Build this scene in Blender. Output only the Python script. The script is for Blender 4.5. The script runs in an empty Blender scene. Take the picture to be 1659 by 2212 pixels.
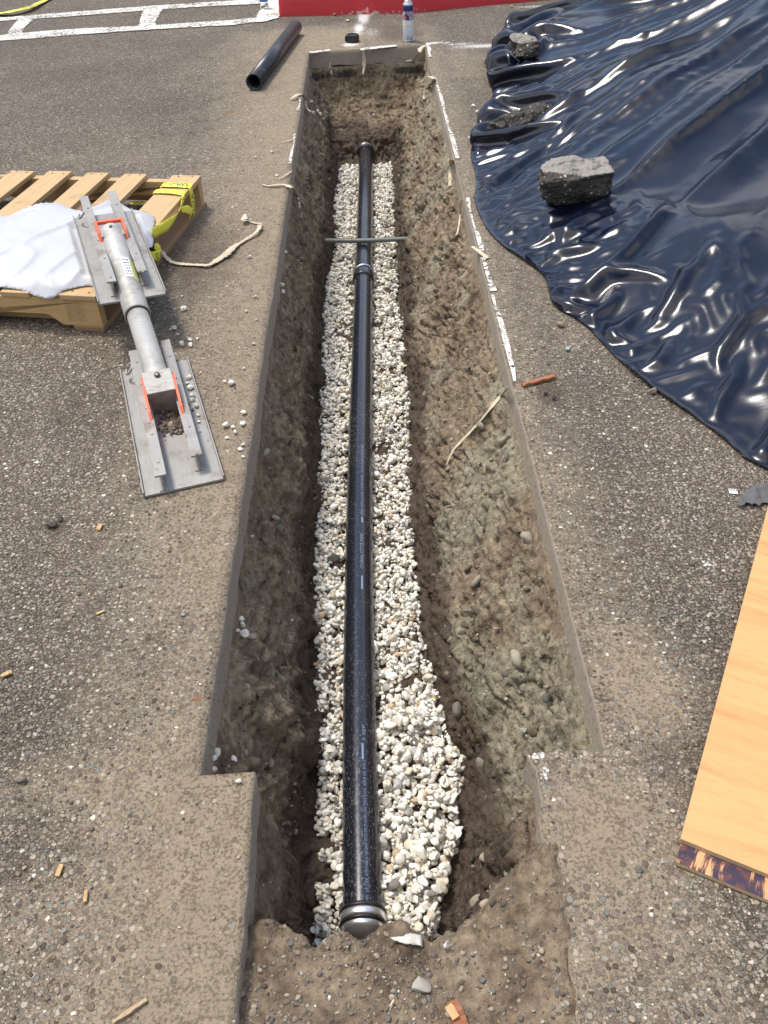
import bpy, bmesh, math, random
import numpy as np
from mathutils import Vector, Matrix, noise as mnoise
R = math.radians
random.seed(7)
rng = np.random.default_rng(11)

# ------------------------------------------------------------------ camera, sky, sun, exposure
sc = bpy.context.scene
CAMH = 1.5
PITCH, ROLL, FPX, PW, PH = 40.97, -2.4, 1861.0, 1659.0, 2212.0
cam_d = bpy.data.cameras.new('camera')
cam_d.sensor_fit = 'VERTICAL'; cam_d.sensor_height = 24.0; cam_d.lens = 24.0 * FPX / PH
cam_d.clip_start = 0.02; cam_d.clip_end = 400
cam = bpy.data.objects.new('camera', cam_d); sc.collection.objects.link(cam)
CM = Matrix.Rotation(R(90 - PITCH), 3, 'X') @ Matrix.Rotation(R(ROLL), 3, 'Z')
cam.matrix_world = Matrix.Translation((0, 0, CAMH)) @ CM.to_4x4()
sc.camera = cam

SUN_EL, SUN_AZ = 66.0, -50.0           # azimuth clockwise from +Y (the trench runs along +Y)
sun_dir = Vector((math.sin(R(SUN_AZ)) * math.cos(R(SUN_EL)), math.cos(R(SUN_AZ)) * math.cos(R(SUN_EL)), math.sin(R(SUN_EL))))
sd = bpy.data.lights.new('sun', 'SUN'); sd.energy = 2.0; sd.angle = R(12.0); sd.color = (1.0, 0.94, 0.86)
so = bpy.data.objects.new('sun', sd); sc.collection.objects.link(so)
so.rotation_euler = (-sun_dir).to_track_quat('-Z', 'Y').to_euler()

w = bpy.data.worlds.new('World'); sc.world = w; w.use_nodes = True
nt = w.node_tree; nt.nodes.clear()
wo = nt.nodes.new('ShaderNodeOutputWorld'); bg = nt.nodes.new('ShaderNodeBackground')
sky = nt.nodes.new('ShaderNodeTexSky'); sky.sky_type = 'NISHITA'; sky.sun_disc = False
sky.sun_elevation = R(SUN_EL); sky.sun_rotation = R(SUN_AZ); sky.air_density = 1.2; sky.dust_density = 0.5; sky.ozone_density = 1.5
tcw = nt.nodes.new('ShaderNodeTexCoord'); mpw = nt.nodes.new('ShaderNodeMapping')
mpw.inputs['Scale'].default_value = (1, 1, 1.9); mpw.inputs['Location'].default_value = (3.1, 0.4, 0.0)
nw = nt.nodes.new('ShaderNodeTexNoise'); nw.inputs['Scale'].default_value = 1.5; nw.inputs['Detail'].default_value = 7; nw.inputs['Roughness'].default_value = 0.52
rw = nt.nodes.new('ShaderNodeValToRGB'); rw.color_ramp.elements[0].position = 0.42; rw.color_ramp.elements[1].position = 0.62
mw = nt.nodes.new('ShaderNodeMix'); mw.data_type = 'RGBA'; mw.inputs['B'].default_value = (8.6, 8.1, 7.5, 1)
nt.links.new(tcw.outputs['Generated'], mpw.inputs['Vector']); nt.links.new(mpw.outputs['Vector'], nw.inputs['Vector'])
nt.links.new(nw.outputs['Fac'], rw.inputs['Fac']); nt.links.new(rw.outputs['Color'], mw.inputs['Factor'])
nt.links.new(sky.outputs['Color'], mw.inputs['A'])
# unseen dark band added low round the horizon, to darken the tarp's reflections
sz = nt.nodes.new('ShaderNodeSeparateXYZ'); nh = nt.nodes.new('ShaderNodeTexNoise'); nh.inputs['Scale'].default_value = 5.0; nh.inputs['Detail'].default_value = 6
ah = nt.nodes.new('ShaderNodeMath'); ah.operation = 'MULTIPLY_ADD'; ah.inputs[1].default_value = -0.42
mh = nt.nodes.new('ShaderNodeMapRange'); mh.inputs[1].default_value = 0.02; mh.inputs[2].default_value = 0.10
mt = nt.nodes.new('ShaderNodeMix'); mt.data_type = 'RGBA'; mt.inputs['A'].default_value = (0.75, 0.72, 0.62, 1)
nt.links.new(tcw.outputs['Generated'], sz.inputs[0]); nt.links.new(tcw.outputs['Generated'], nh.inputs['Vector']); nt.links.new(nh.outputs['Fac'], ah.inputs[0]); nt.links.new(sz.outputs['Z'], ah.inputs[2])
nt.links.new(ah.outputs[0], mh.inputs[0]); nt.links.new(mh.outputs[0], mt.inputs['Factor']); nt.links.new(mw.outputs['Result'], mt.inputs['B']); nt.links.new(mt.outputs['Result'], bg.inputs['Color'])
bg.inputs['Strength'].default_value = 0.13
nt.links.new(bg.outputs[0], wo.inputs['Surface'])

sc.view_settings.view_transform = 'Standard'; sc.view_settings.look = 'None'
sc.view_settings.exposure = 0.80; sc.view_settings.gamma = 1.0
sc.render.engine = 'CYCLES'
sc.cycles.max_bounces = 6; sc.cycles.diffuse_bounces = 3; sc.cycles.use_denoising = True

# ------------------------------------------------------------------ helpers
def ray(x, y):
    return CM @ Vector((x - PW / 2, -(y - PH / 2), -FPX))
def px(x, y, z=0.0):
    """photo pixel (1659 x 2212 frame) -> point on the horizontal plane z"""
    d = ray(x, y); t = (z - CAMH) / d.z
    return Vector((d.x * t, d.y * t, z))
def pxp(x, y, p, n):
    """photo pixel -> point on the plane through p with normal n"""
    d = ray(x, y); o = Vector((0, 0, CAMH)); n = Vector(n)
    return o + d * ((Vector(p) - o).dot(n) / d.dot(n))

def hash3(ix, iy, iz, s):
    h = (ix.astype(np.int64) * 374761393 + iy.astype(np.int64) * 668265263 + iz.astype(np.int64) * 2147483647 + s * 1274126177) & 0xffffffff
    h = ((h ^ (h >> 13)) * 1274126177) & 0xffffffff
    h = ((h ^ (h >> 16)) * 2246822519) & 0xffffffff
    return ((h ^ (h >> 15)) & 0xffffff) / float(0xffffff)
def vn(x, y, z=None, s=0):
    """smooth value noise, -1..1"""
    x = np.asarray(x, float); y = np.asarray(y, float)
    z = np.zeros_like(x) if z is None else np.asarray(z, float)
    x, y, z = np.broadcast_arrays(x, y, z)
    ix, iy, iz = np.floor(x), np.floor(y), np.floor(z)
    fx, fy, fz = x - ix, y - iy, z - iz
    u = fx * fx * fx * (fx * (fx * 6 - 15) + 10); v = fy * fy * fy * (fy * (fy * 6 - 15) + 10); q = fz * fz * (3 - 2 * fz)
    r = 0
    for a in (0, 1):
        for b in (0, 1):
            for c in (0, 1):
                wgt = (u if a else 1 - u) * (v if b else 1 - v) * (q if c else 1 - q)
                r = r + wgt * hash3(ix + a, iy + b, iz + c, s)
    return r * 2 - 1
def fbm(x, y, z=None, s=0, o=4, g=0.5):
    r = 0; a = 1; f = 1; t = 0
    for k in range(o):
        r = r + a * vn(x * f, y * f, None if z is None else z * f, s + k * 17); t += a; a *= g; f *= 2.03
    return r / t
def worley(x, y, s=0):
    """F1 and F2 distance to jittered cell points, and a random per cell"""
    ix, iy = np.floor(x), np.floor(y)
    f1 = np.full(x.shape, 9.0); f2 = np.full(x.shape, 9.0); rr = np.zeros(x.shape)
    for a in (-1, 0, 1):
        for b in (-1, 0, 1):
            cx, cy = ix + a, iy + b; zz = np.zeros_like(cx)
            d = np.hypot(cx + hash3(cx, cy, zz, s) - x, cy + hash3(cx, cy, zz, s + 5) - y)
            m = d < f1
            f2 = np.where(m, f1, np.minimum(f2, d)); rr = np.where(m, hash3(cx, cy, zz, s + 9), rr); f1 = np.where(m, d, f1)
    return f1, f2, rr
def sstep(a, b, x):
    t = np.clip((x - a) / (b - a), 0, 1); return t * t * (3 - 2 * t)

def tag(o, label=None, cat=None, group=None, kind=None):
    for k, v in (('label', label), ('category', cat), ('group', group), ('kind', kind)):
        if v: o[k] = v
    return o
def link(o, parent=None):
    sc.collection.objects.link(o)
    if parent is not None: o.parent = parent
    return o
def empty(name, loc=(0, 0, 0), rot=None):
    o = bpy.data.objects.new(name, None); o.empty_display_size = 0.05
    if rot is not None: o.matrix_world = Matrix.Translation(loc) @ rot.to_4x4()
    else: o.location = loc
    return link(o)
def bigmesh(name, V, F, mats, parent=None, smooth=True, mi=None, attrs=None):
    """V (n,3), F (m,k) arrays -> mesh object, quick"""
    V = np.asarray(V, np.float32); F = np.asarray(F, np.int32); k = F.shape[1]
    me = bpy.data.meshes.new(name)
    me.vertices.add(len(V)); me.vertices.foreach_set('co', V.ravel())
    me.loops.add(F.size); me.loops.foreach_set('vertex_index', F.ravel())
    me.polygons.add(len(F)); me.polygons.foreach_set('loop_start', np.arange(0, F.size, k, dtype=np.int32))
    me.polygons.foreach_set('loop_total', np.full(len(F), k, np.int32))
    if mi is not None: me.polygons.foreach_set('material_index', np.asarray(mi, np.int32))
    me.polygons.foreach_set('use_smooth', np.full(len(F), smooth, bool))
    me.update(calc_edges=True)
    for m in (mats if isinstance(mats, list) else [mats]): me.materials.append(m)
    for an, av in (attrs or {}).items():
        av = np.asarray(av, np.float32)
        if av.ndim == 1:
            at = me.attributes.new(an, 'FLOAT', 'POINT'); at.data.foreach_set('value', av)
        else:
            at = me.attributes.new(an, 'FLOAT_COLOR', 'POINT')
            at.data.foreach_set('color', np.c_[av, np.ones(len(av))].astype(np.float32).ravel())
    return link(bpy.data.objects.new(name, me), parent)
def bmobj(name, bm, mats, parent=None, smooth=False):
    bmesh.ops.recalc_face_normals(bm, faces=bm.faces)
    me = bpy.data.meshes.new(name); bm.to_mesh(me); bm.free()
    for p in me.polygons: p.use_smooth = smooth
    for m in (mats if isinstance(mats, list) else [mats]): me.materials.append(m)
    return link(bpy.data.objects.new(name, me), parent)
def box(bm, lo, hi, bev=0.0, mat=None, mi=0, jit=0):
    lo, hi = Vector(lo), Vector(hi)
    g = bmesh.ops.create_cube(bm, size=1.0); vs = g['verts']
    for v in vs:
        v.co = Vector([(lo[i] + hi[i]) / 2 + v.co[i] * (hi[i] - lo[i]) + (random.uniform(-jit, jit) if jit else 0) for i in range(3)])
    fs = list({f for v in vs for f in v.link_faces})
    for f in fs: f.material_index = mi
    if bev:
        es = list({e for v in vs for e in v.link_edges})
        r = bmesh.ops.bevel(bm, geom=es, offset=bev, segments=2, profile=0.6, affect='EDGES')
        vs = list({v for f in r['faces'] for v in f.verts} | {v for v in vs if v.is_valid})
    if mat is not None:
        for v in vs: v.co = mat @ v.co
    return vs
def tube(bm, pts, rad, n=24, cap=True, mi=0):
    """sweep a circle along pts; rad scalar or list"""
    pts = [Vector(p) for p in pts]; m = len(pts)
    rad = rad if hasattr(rad, '__len__') else [rad] * m
    rings = []; up = None
    for i, p in enumerate(pts):
        t = (pts[min(i + 1, m - 1)] - pts[max(i - 1, 0)])
        if t.length < 1e-9: t = pts[-1] - pts[0]
        t.normalize()
        if up is None: up = Vector((0, 0, 1)) if abs(t.z) < .9 else Vector((1, 0, 0))
        a = t.cross(up).normalized(); b = a.cross(t).normalized()
        rings.append([bm.verts.new(p + (a * math.cos(2 * math.pi * k / n) + b * math.sin(2 * math.pi * k / n)) * rad[i]) for k in range(n)])
    for r0, r1 in zip(rings, rings[1:]):
        for k in range(n):
            f = bm.faces.new((r0[k], r0[(k + 1) % n], r1[(k + 1) % n], r1[k])); f.smooth = True; f.material_index = mi
    if cap:
        for r_ in (rings[0], rings[-1]):
            f = bm.faces.new(r_); f.material_index = mi
    return rings
def lathe(bm, prof, n=40, M=None, mi=0, closed=False):
    """prof: (r, z) points turned about z"""
    rings = []
    for r, z in prof:
        rings.append([bm.verts.new(Vector((r * math.cos(2 * math.pi * k / n), r * math.sin(2 * math.pi * k / n), z))) for k in range(n)])
    pairs = list(zip(rings, rings[1:])) + ([(rings[-1], rings[0])] if closed else [])
    for r0, r1 in pairs:
        for k in range(n):
            f = bm.faces.new((r0[k], r0[(k + 1) % n], r1[(k + 1) % n], r1[k])); f.smooth = True; f.material_index = mi
    if not closed:
        for r_ in (rings[0], rings[-1]):
            f = bm.faces.new(r_); f.material_index = mi
    if M is not None:
        for r_ in rings:
            for v in r_: v.co = M @ v.co
def frame(o, xdir, up=(0, 0, 1)):
    x = Vector(xdir).normalized(); z = Vector(up); z = (z - x * z.dot(x)).normalized(); y = z.cross(x)
    return Matrix.Translation(o) @ Matrix((x, y, z)).transposed().to_4x4()
def ribbon(name, pts, wid, mat, parent=None, thick=0.0007, side=None, rag=0.12, sub=7, seed=0, lift=0.0):
    """thin strip through pts (x,y,z); side = list of width directions"""
    rs = random.Random(seed); pts = [Vector(p) for p in pts]; P = []; m = len(pts)
    wl = wid if hasattr(wid, '__len__') else [wid] * m
    sd_ = side if isinstance(side, list) else [side] * m
    for i in range(m - 1):
        p0, p1, p2, p3 = pts[max(i - 1, 0)], pts[i], pts[i + 1], pts[min(i + 2, m - 1)]
        for k in range(sub):
            t = k / sub
            q = 0.5 * ((2 * p1) + (p2 - p0) * t + (2 * p0 - 5 * p1 + 4 * p2 - p3) * t * t + (3 * p1 - p0 - 3 * p2 + p3) * t ** 3)
            s_ = None if sd_[i] is None else Vector(sd_[i]).lerp(Vector(sd_[i + 1] if sd_[i + 1] is not None else sd_[i]), t)
            P.append((q, wl[i] * (1 - t) + wl[i + 1] * t, s_))
    P.append((pts[-1], wl[-1], None if sd_[-1] is None else Vector(sd_[-1])))
    bm = bmesh.new(); rows = []
    uvl = bm.loops.layers.uv.new('UVMap'); L = 0; Ls = []
    for i, (q, ww, s_) in enumerate(P):
        t = (P[min(i + 1, len(P) - 1)][0] - P[max(i - 1, 0)][0])
        if s_ is None: s_ = t.cross(Vector((0, 0, 1)))
        if s_.length < 1e-6: s_ = Vector((1, 0, 0))
        s_ = s_.normalized(); nn = s_.cross(t).normalized()
        if i: L += (q - P[i - 1][0]).length
        Ls.append(L); row = []
        for e in (-1, -0.33, 0.33, 1):
            j = 1 + (rs.uniform(-rag, rag) if abs(e) == 1 else 0)
            row.append(bm.verts.new(q + s_ * (e * ww / 2 * j) + nn * rs.uniform(-1, 1) * ww * 0.035 + Vector((0, 0, lift))))
        rows.append(row)
    for i in range(len(rows) - 1):
        for k in range(3):
            f = bm.faces.new((rows[i][k], rows[i][k + 1], rows[i + 1][k + 1], rows[i + 1][k])); f.smooth = True
            for lp, (uu, vv) in zip(f.loops, ((Ls[i], k / 3), (Ls[i], (k + 1) / 3), (Ls[i + 1], (k + 1) / 3), (Ls[i + 1], k / 3))):
                lp[uvl].uv = (uu, vv)
    o = bmobj(name, bm, mat, parent, True)
    so_ = o.modifiers.new('thickness', 'SOLIDIFY'); so_.thickness = thick; so_.offset = 1
    return o, P
def rock_arrays(seed, sub=2, cuts=9, flat=(1, .8, .62), rough=0.05, cmin=.62):
    r_ = np.random.default_rng(seed); bm = bmesh.new()
    bmesh.ops.create_icosphere(bm, subdivisions=sub, radius=1)
    V = np.array([v.co[:] for v in bm.verts]); F = np.array([[v.index for v in f.verts] for f in bm.faces]); bm.free()
    for k in range(cuts):
        n = r_.normal(size=3); n /= np.linalg.norm(n); d = r_.uniform(cmin, .93)
        e = V @ n - d; V = V - np.outer(np.where(e > 0, e * .93, 0), n)
    if rough: V *= (1 + rough * fbm(V[:, 0] * 2.2 + seed, V[:, 1] * 2.2, V[:, 2] * 2.2, seed, 3))[:, None]
    V *= np.array(flat) * (1 + r_.uniform(-.15, .15, 3))
    return V, F
def rot_from(a, b, c):
    ca, sa, cb, sb, cc, sc_ = np.cos(a), np.sin(a), np.cos(b), np.sin(b), np.cos(c), np.sin(c)
    Rz = np.array([[ca, -sa, 0], [sa, ca, 0], [0, 0, 1]]); Ry = np.array([[cb, 0, sb], [0, 1, 0], [-sb, 0, cb]]); Rx = np.array([[1, 0, 0], [0, cc, -sc_], [0, sc_, cc]])
    return Rz @ Ry @ Rx
def swarm(name, items, protos, mat, parent=None, smooth=True):
    """one mesh of many stones: items = (x,y,z,radius,(r,g,b),tilt)"""
    Vs, Fs, Cs = [], [], []; off = 0
    for i, (x, y, z, r, c, tl) in enumerate(items):
        pv, pf = protos[i % len(protos)]
        M_ = rot_from(rng.uniform(0, 6.28), rng.uniform(-tl, tl), rng.uniform(-tl, tl))
        Vs.append((pv * r) @ M_.T + (x, y, z)); Fs.append(pf + off); off += len(pv)
        Cs.append(np.repeat([c], len(pv), 0))
    return bigmesh(name, np.concatenate(Vs), np.concatenate(Fs), mat, parent, smooth, attrs={'Col': np.concatenate(Cs)})

# ------------------------------------------------------------------ materials
class G:
    """small node-graph writer"""
    def __init__(s, name):
        s.m = bpy.data.materials.new(name); s.m.use_nodes = True; s.t = s.m.node_tree; s.t.nodes.clear()
        s.out = s.n('ShaderNodeOutputMaterial'); s.b = s.n('ShaderNodeBsdfPrincipled'); s.l(s.b.outputs[0], s.out.inputs['Surface'])
        s.tc = s.n('ShaderNodeTexCoord'); s.P = s.tc.outputs['Object']
    def n(s, t): return s.t.nodes.new(t)
    def l(s, a, b): s.t.links.new(a, b)
    def set(s, inp, v):
        if isinstance(v, bpy.types.NodeSocket): s.l(v, inp)
        elif isinstance(v, (tuple, list)): inp.default_value = tuple(v) + ((1,) if len(v) == 3 and inp.type == 'RGBA' else ())
        else: inp.default_value = v
    def p(s, **k):
        for a, v in k.items(): s.set(s.b.inputs[a.replace('_', ' ')], v)
        return s
    def noise(s, sc_, det=4, ro=.55, vec=None, dist=0, out='Fac'):
        n = s.n('ShaderNodeTexNoise'); n.inputs['Scale'].default_value = sc_; n.inputs['Detail'].default_value = det
        n.inputs['Roughness'].default_value = ro; n.inputs['Distortion'].default_value = dist; s.l(vec or s.P, n.inputs['Vector']); return n.outputs[out]
    def vor(s, sc_, feat='F1', vec=None, rand=1.0, dim='3D'):
        n = s.n('ShaderNodeTexVoronoi'); n.feature = feat; n.voronoi_dimensions = dim; n.inputs['Scale'].default_value = sc_; n.inputs['Randomness'].default_value = rand
        s.l(vec or s.P, n.inputs['Vector']); return n
    def map(s, scale=(1, 1, 1), rot=(0, 0, 0), loc=(0, 0, 0), vec=None):
        n = s.n('ShaderNodeMapping'); n.inputs['Scale'].default_value = scale; n.inputs['Rotation'].default_value = rot; n.inputs['Location'].default_value = loc
        s.l(vec or s.P, n.inputs['Vector']); return n.outputs[0]
    def ramp(s, f, stops, interp='LINEAR'):
        n = s.n('ShaderNodeValToRGB'); cr = n.color_ramp; cr.interpolation = interp
        while len(cr.elements) < len(stops): cr.elements.new(0.5)
        for e, (p_, c) in zip(cr.elements, stops):
            e.position = p_; e.color = (c, c, c, 1) if not hasattr(c, '__len__') else tuple(c) + (1,)
        s.l(f, n.inputs[0]); return n.outputs[0]
    def mix(s, f, a, b, mode='MIX'):
        n = s.n('ShaderNodeMix'); n.data_type = 'RGBA'; n.blend_type = mode; s.set(n.inputs['Factor'], f); s.set(n.inputs['A'], a); s.set(n.inputs['B'], b); return n.outputs['Result']
    def math(s, op, a, b=0.5, c=None, clamp=False):
        n = s.n('ShaderNodeMath'); n.operation = op; n.use_clamp = clamp; s.set(n.inputs[0], a); s.set(n.inputs[1], b)
        if c is not None: s.set(n.inputs[2], c)
        return n.outputs[0]
    def sm(s, v, a, b):
        n = s.n('ShaderNodeMapRange'); n.interpolation_type = 'SMOOTHSTEP'; s.l(v, n.inputs[0]); n.inputs[1].default_value = a; n.inputs[2].default_value = b; return n.outputs[0]
    def attr(s, name, out='Fac'):
        n = s.n('ShaderNodeAttribute'); n.attribute_name = name; return n.outputs[out]
    def bump(s, h, st=.5, d=.01):
        n = s.n('ShaderNodeBump'); n.inputs['Strength'].default_value = st; n.inputs['Distance'].default_value = d; s.l(h, n.inputs['Height']); s.l(n.outputs[0], s.b.inputs['Normal']); return n.outputs[0]
    def sep(s, c):
        n = s.n('ShaderNodeSeparateColor'); s.l(c, n.inputs[0]); return n.outputs

def plain(name, col, rough=.5, metal=0, var=.12, scale=30, bump=0.0, dirt=0.0, dcol=(.22, .18, .14), coat=0, spec=.5):
    g = G(name); nz = g.noise(scale, 5); lo = tuple(c * (1 - var) for c in col); hi = tuple(min(1, c * (1 + var)) for c in col)
    c = g.mix(nz, lo, hi)
    if dirt: c = g.mix(g.math('MULTIPLY', g.sm(g.noise(scale * .4, 6, .7), .5, .68), dirt), c, dcol)
    g.p(Base_Color=c, Roughness=g.math('ADD', g.math('MULTIPLY', g.noise(scale * 1.7, 3), .2), rough - .1), Metallic=metal, Coat_Weight=coat, Specular_IOR_Level=spec)
    if bump: g.bump(g.noise(scale * 3, 4), bump, .004)
    return g.m

def mat_ground():
    g = G('asphalt')
    dist = g.noise(110, 3, .6, out='Color'); vec = g.n('ShaderNodeMix'); vec.data_type = 'VECTOR'; vec.inputs['Factor'].default_value = .009
    g.l(g.P, vec.inputs['A']); g.l(dist, vec.inputs['B']); q = vec.outputs['Result']
    peb_c = [(0, (.060, .048, .038)), (.18, (.130, .104, .080)), (.36, (.185, .152, .118)), (.50, (.110, .095, .078)), (.64, (.275, .232, .18)), (.75, (.135, .142, .130)), (.86, (.37, .32, .255)), (.93, (.17, .145, .118)), (.975, (.30, .27, .22)), (1, (.58, .54, .46))]
    v1 = g.vor(86, vec=q, dim='2D'); v2 = g.vor(185, vec=q, dim='2D'); v3 = g.vor(50, vec=q, dim='2D')
    s1, s2, s3 = g.sep(v1.outputs['Color']), g.sep(v2.outputs['Color']), g.sep(v3.outputs['Color'])
    def layer(v, s_, lim):
        m = g.math('SUBTRACT', g.math('MULTIPLY_ADD', s_[1], .25, lim), v.outputs['Distance']); return g.sm(m, 0, .11)
    m1, m2 = layer(v1, s1, .27), layer(v2, s2, .32)
    m3 = g.math('MULTIPLY', layer(v3, s3, .14), g.math('GREATER_THAN', s3[2], .72))
    c2 = g.mix(m2, g.mix(g.noise(5, 5, .6), (.034, .027, .022), (.100, .077, .056)), g.ramp(s2[0], peb_c)); c1 = g.mix(m1, c2, g.ramp(s1[0], peb_c)); c = g.mix(m3, c1, g.ramp(s3[0], peb_c))
    big = g.noise(1.3, 5, .6)
    c = g.mix(1.0, c, g.ramp(big, [(.25, (.82, .80, .78)), (.75, (1.34, 1.30, 1.24))]), 'MULTIPLY')
    # fine mud film that lies in the pits of the asphalt and builds to bare tan dirt
    dirt = g.attr('dirt'); hgt = g.math('MAXIMUM', g.math('MAXIMUM', m1, g.math('MULTIPLY', m2, .55)), g.math('MULTIPLY', m3, 1.3))
    fl = g.math('MULTIPLY_ADD', g.noise(36, 6, .68), .9, -.45); fl2 = g.math('MULTIPLY_ADD', g.noise(7, 5, .6), .8, -.40)
    dm = g.math('ADD', g.math('ADD', dirt, g.math('ADD', fl, fl2)), g.math('MULTIPLY_ADD', hgt, -.60, .04))
    film = g.sm(dm, .10, .55)
    speck = g.sm(g.math('ADD', g.noise(150, 4, .65), g.math('MULTIPLY_ADD', g.noise(28, 5, .7), .5, -.25)), .47, .60)
    dc = g.mix(speck, g.mix(g.noise(11, 5, .6), (.255, .198, .133), (.385, .308, .212)), g.mix(g.noise(5, 3), (.115, .085, .057), (.225, .172, .118)))
    c = g.mix(g.math('MULTIPLY', film, .92), c, dc)
    bro = g.sm(g.math('ADD', g.attr('damp'), g.math('MULTIPLY_ADD', g.noise(9, 5, .6), .6, -.3)), .25, .8)
    c = g.mix(g.math('MULTIPLY', bro, .6), c, (.062, .043, .031))
    wp = g.sm(g.math('ADD', g.attr('paint'), g.math('ADD', g.math('MULTIPLY_ADD', g.noise(120, 4, .7), .9, -.45), g.math('MULTIPLY', g.math('SUBTRACT', m1, .5), .25))), .35, .62)
    c = g.mix(g.math('MULTIPLY', wp, .85), c, (.72, .70, .66))
    rs = g.sm(g.math('ADD', g.attr('rust'), g.math('MULTIPLY_ADD', g.noise(40, 4), .8, -.4)), .4, .8)
    c = g.mix(g.math('MULTIPLY', rs, .7), c, (.26, .095, .03))
    g.p(Base_Color=c, Roughness=.88, Specular_IOR_Level=.35)
    hh = g.math('ADD', g.mix(film, g.math('MULTIPLY', hgt, 1.0), g.math('MULTIPLY_ADD', g.noise(70, 6, .7), 1.3, 0)), g.math('MULTIPLY', g.noise(14, 4), .6))
    g.bump(hh, .9, .007)
    return g.m
def mat_cut():
    g = G('cut asphalt face')
    mp = g.map((6, .8, 60)); st = g.noise(9, 4, .6, mp)
    c = g.mix(st, (.27, .222, .175), (.44, .375, .30))
    pb = g.vor(80); c = g.mix(g.math('MULTIPLY', g.sm(pb.outputs['Distance'], .42, .2), .6), c, g.ramp(g.sep(pb.outputs['Color'])[0], [(0, (.08, .07, .065)), (.6, (.2, .18, .15)), (1, (.42, .38, .32))]))
    c = g.mix(g.math('MULTIPLY', g.sm(g.noise(7, 4), .5, .7), .7), c, (.36, .30, .23))
    g.p(Base_Color=c, Roughness=.85); g.bump(g.math('ADD', g.math('ADD', g.noise(90, 4), g.noise(14, 5)), st), .8, .005); return g.m
def mat_soil():
    g = G('soil')
    n1 = g.noise(9, 7, .62); n2 = g.noise(46, 6, .66); n3 = g.noise(150, 3, .6)
    c = g.ramp(n1, [(.28, (.092, .066, .045)), (.42, (.172, .128, .087)), (.58, (.262, .203, .138)), (.72, (.36, .288, .20))])
    gr = g.sm(g.math('ADD', g.attr('green'), g.math('MULTIPLY_ADD', g.noise(17, 7, .72), 2.2, -1.1)), .1, .9)
    c = g.mix(g.math('MULTIPLY', gr, .58), c, g.mix(n2, (.195, .178, .125), (.36, .345, .255)))
    c = g.mix(1.0, c, g.ramp(n2, [(.3, (.50, .47, .44)), (.7, (1.40, 1.40, 1.38))]), 'MULTIPLY')
    pb = g.vor(75); ps = g.sep(pb.outputs['Color'])
    pm = g.math('MULTIPLY', g.sm(pb.outputs['Distance'], .36, .2), g.math('GREATER_THAN', ps[1], .62))
    c = g.mix(g.math('MULTIPLY', pm, .7), c, g.ramp(ps[0], [(0, (.07, .06, .05)), (.4, (.18, .15, .115)), (.8, (.27, .26, .21)), (1, (.48, .45, .4))]))
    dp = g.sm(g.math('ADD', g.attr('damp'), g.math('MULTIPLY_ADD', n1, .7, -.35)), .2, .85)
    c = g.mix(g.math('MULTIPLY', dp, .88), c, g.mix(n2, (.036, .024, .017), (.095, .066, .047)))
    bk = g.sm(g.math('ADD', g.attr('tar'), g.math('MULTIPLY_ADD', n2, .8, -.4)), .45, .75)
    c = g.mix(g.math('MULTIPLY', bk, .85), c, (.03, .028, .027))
    sp = g.math('GREATER_THAN', n3, .70); c = g.mix(g.math('MULTIPLY', sp, .5), c, (.42, .38, .32))
    g.p(Base_Color=c, Roughness=g.math('MULTIPLY_ADD', dp, -.25, .95), Specular_IOR_Level=.3)
    cl = g.vor(38, 'F1'); h = g.math('ADD', g.math('MULTIPLY', n2, 1.2), g.math('ADD', g.math('MULTIPLY', cl.outputs['Distance'], -.9), g.math('ADD', g.math('MULTIPLY', n3, .35), g.math('MULTIPLY', pm, .3))))
    g.bump(h, .9, .012); return g.m
def mat_stone(name, rough=.75, tint=None, speck=.5):
    g = G(name); c = g.attr('Col', 'Color')
    c = g.mix(1.0, c, g.ramp(g.noise(60, 5, .65), [(.3, (.82, .81, .79)), (.7, (1.16, 1.16, 1.15))]), 'MULTIPLY')
    c = g.mix(g.math('MULTIPLY', g.sm(g.noise(260, 3, .6), .62, .72), speck), c, (.10, .085, .07))
    c = g.mix(g.math('MULTIPLY', g.sm(g.noise(8, 4, .6), .56, .72), .32), c, (.36, .30, .23))
    g.p(Base_Color=c, Roughness=rough, Specular_IOR_Level=.4); g.bump(g.noise(180, 4, .6), .25, .003); return g.m
def mat_wood(name, a, b, axis='X', sc_=1.0, dirt=.3, dark=(.13, .09, .06)):
    g = G(name); s_ = {'X': (1.2, 22, 22), 'Y': (22, 1.2, 22)}[axis]
    gr = g.noise(3.2 * sc_, 6, .6, g.map(s_)); fine = g.noise(14 * sc_, 4, .7, g.map(s_))
    c = g.mix(gr, a, b); c = g.mix(g.math('MULTIPLY', g.sm(fine, .55, .75), .3), c, tuple(x * .6 for x in a))
    c = g.mix(g.math('MULTIPLY', g.sm(g.noise(4, 5, .65), .52, .72), dirt), c, dark)
    kn = g.vor(3.2, vec=g.map((.5, 1.6, 1))); c = g.mix(g.sm(kn.outputs['Distance'], .085, .05), c, (.16, .08, .035))
    g.p(Base_Color=c, Roughness=.72); g.bump(fine, .3, .003); return g.m
def tri(x, y, s=0):
    """value noise interpolated over flat triangles: sharp creases between flat facets"""
    u = x + y * .366; v = y + x * .366; i, j = np.floor(u), np.floor(v); fu, fv = u - i, v - j; z0 = np.zeros_like(i)
    h = lambda a, b: hash3(i + a, j + b, z0, s)
    hi = fu > fv; mid = np.where(hi, h(1, 0), h(0, 1)); mx, mn = np.maximum(fu, fv), np.minimum(fu, fv)
    return (h(0, 0) * (1 - mx) + mid * (mx - mn) + h(1, 1) * mn) * 2 - 1
M_ground, M_cut, M_soil = mat_ground(), mat_cut(), mat_soil()
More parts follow.
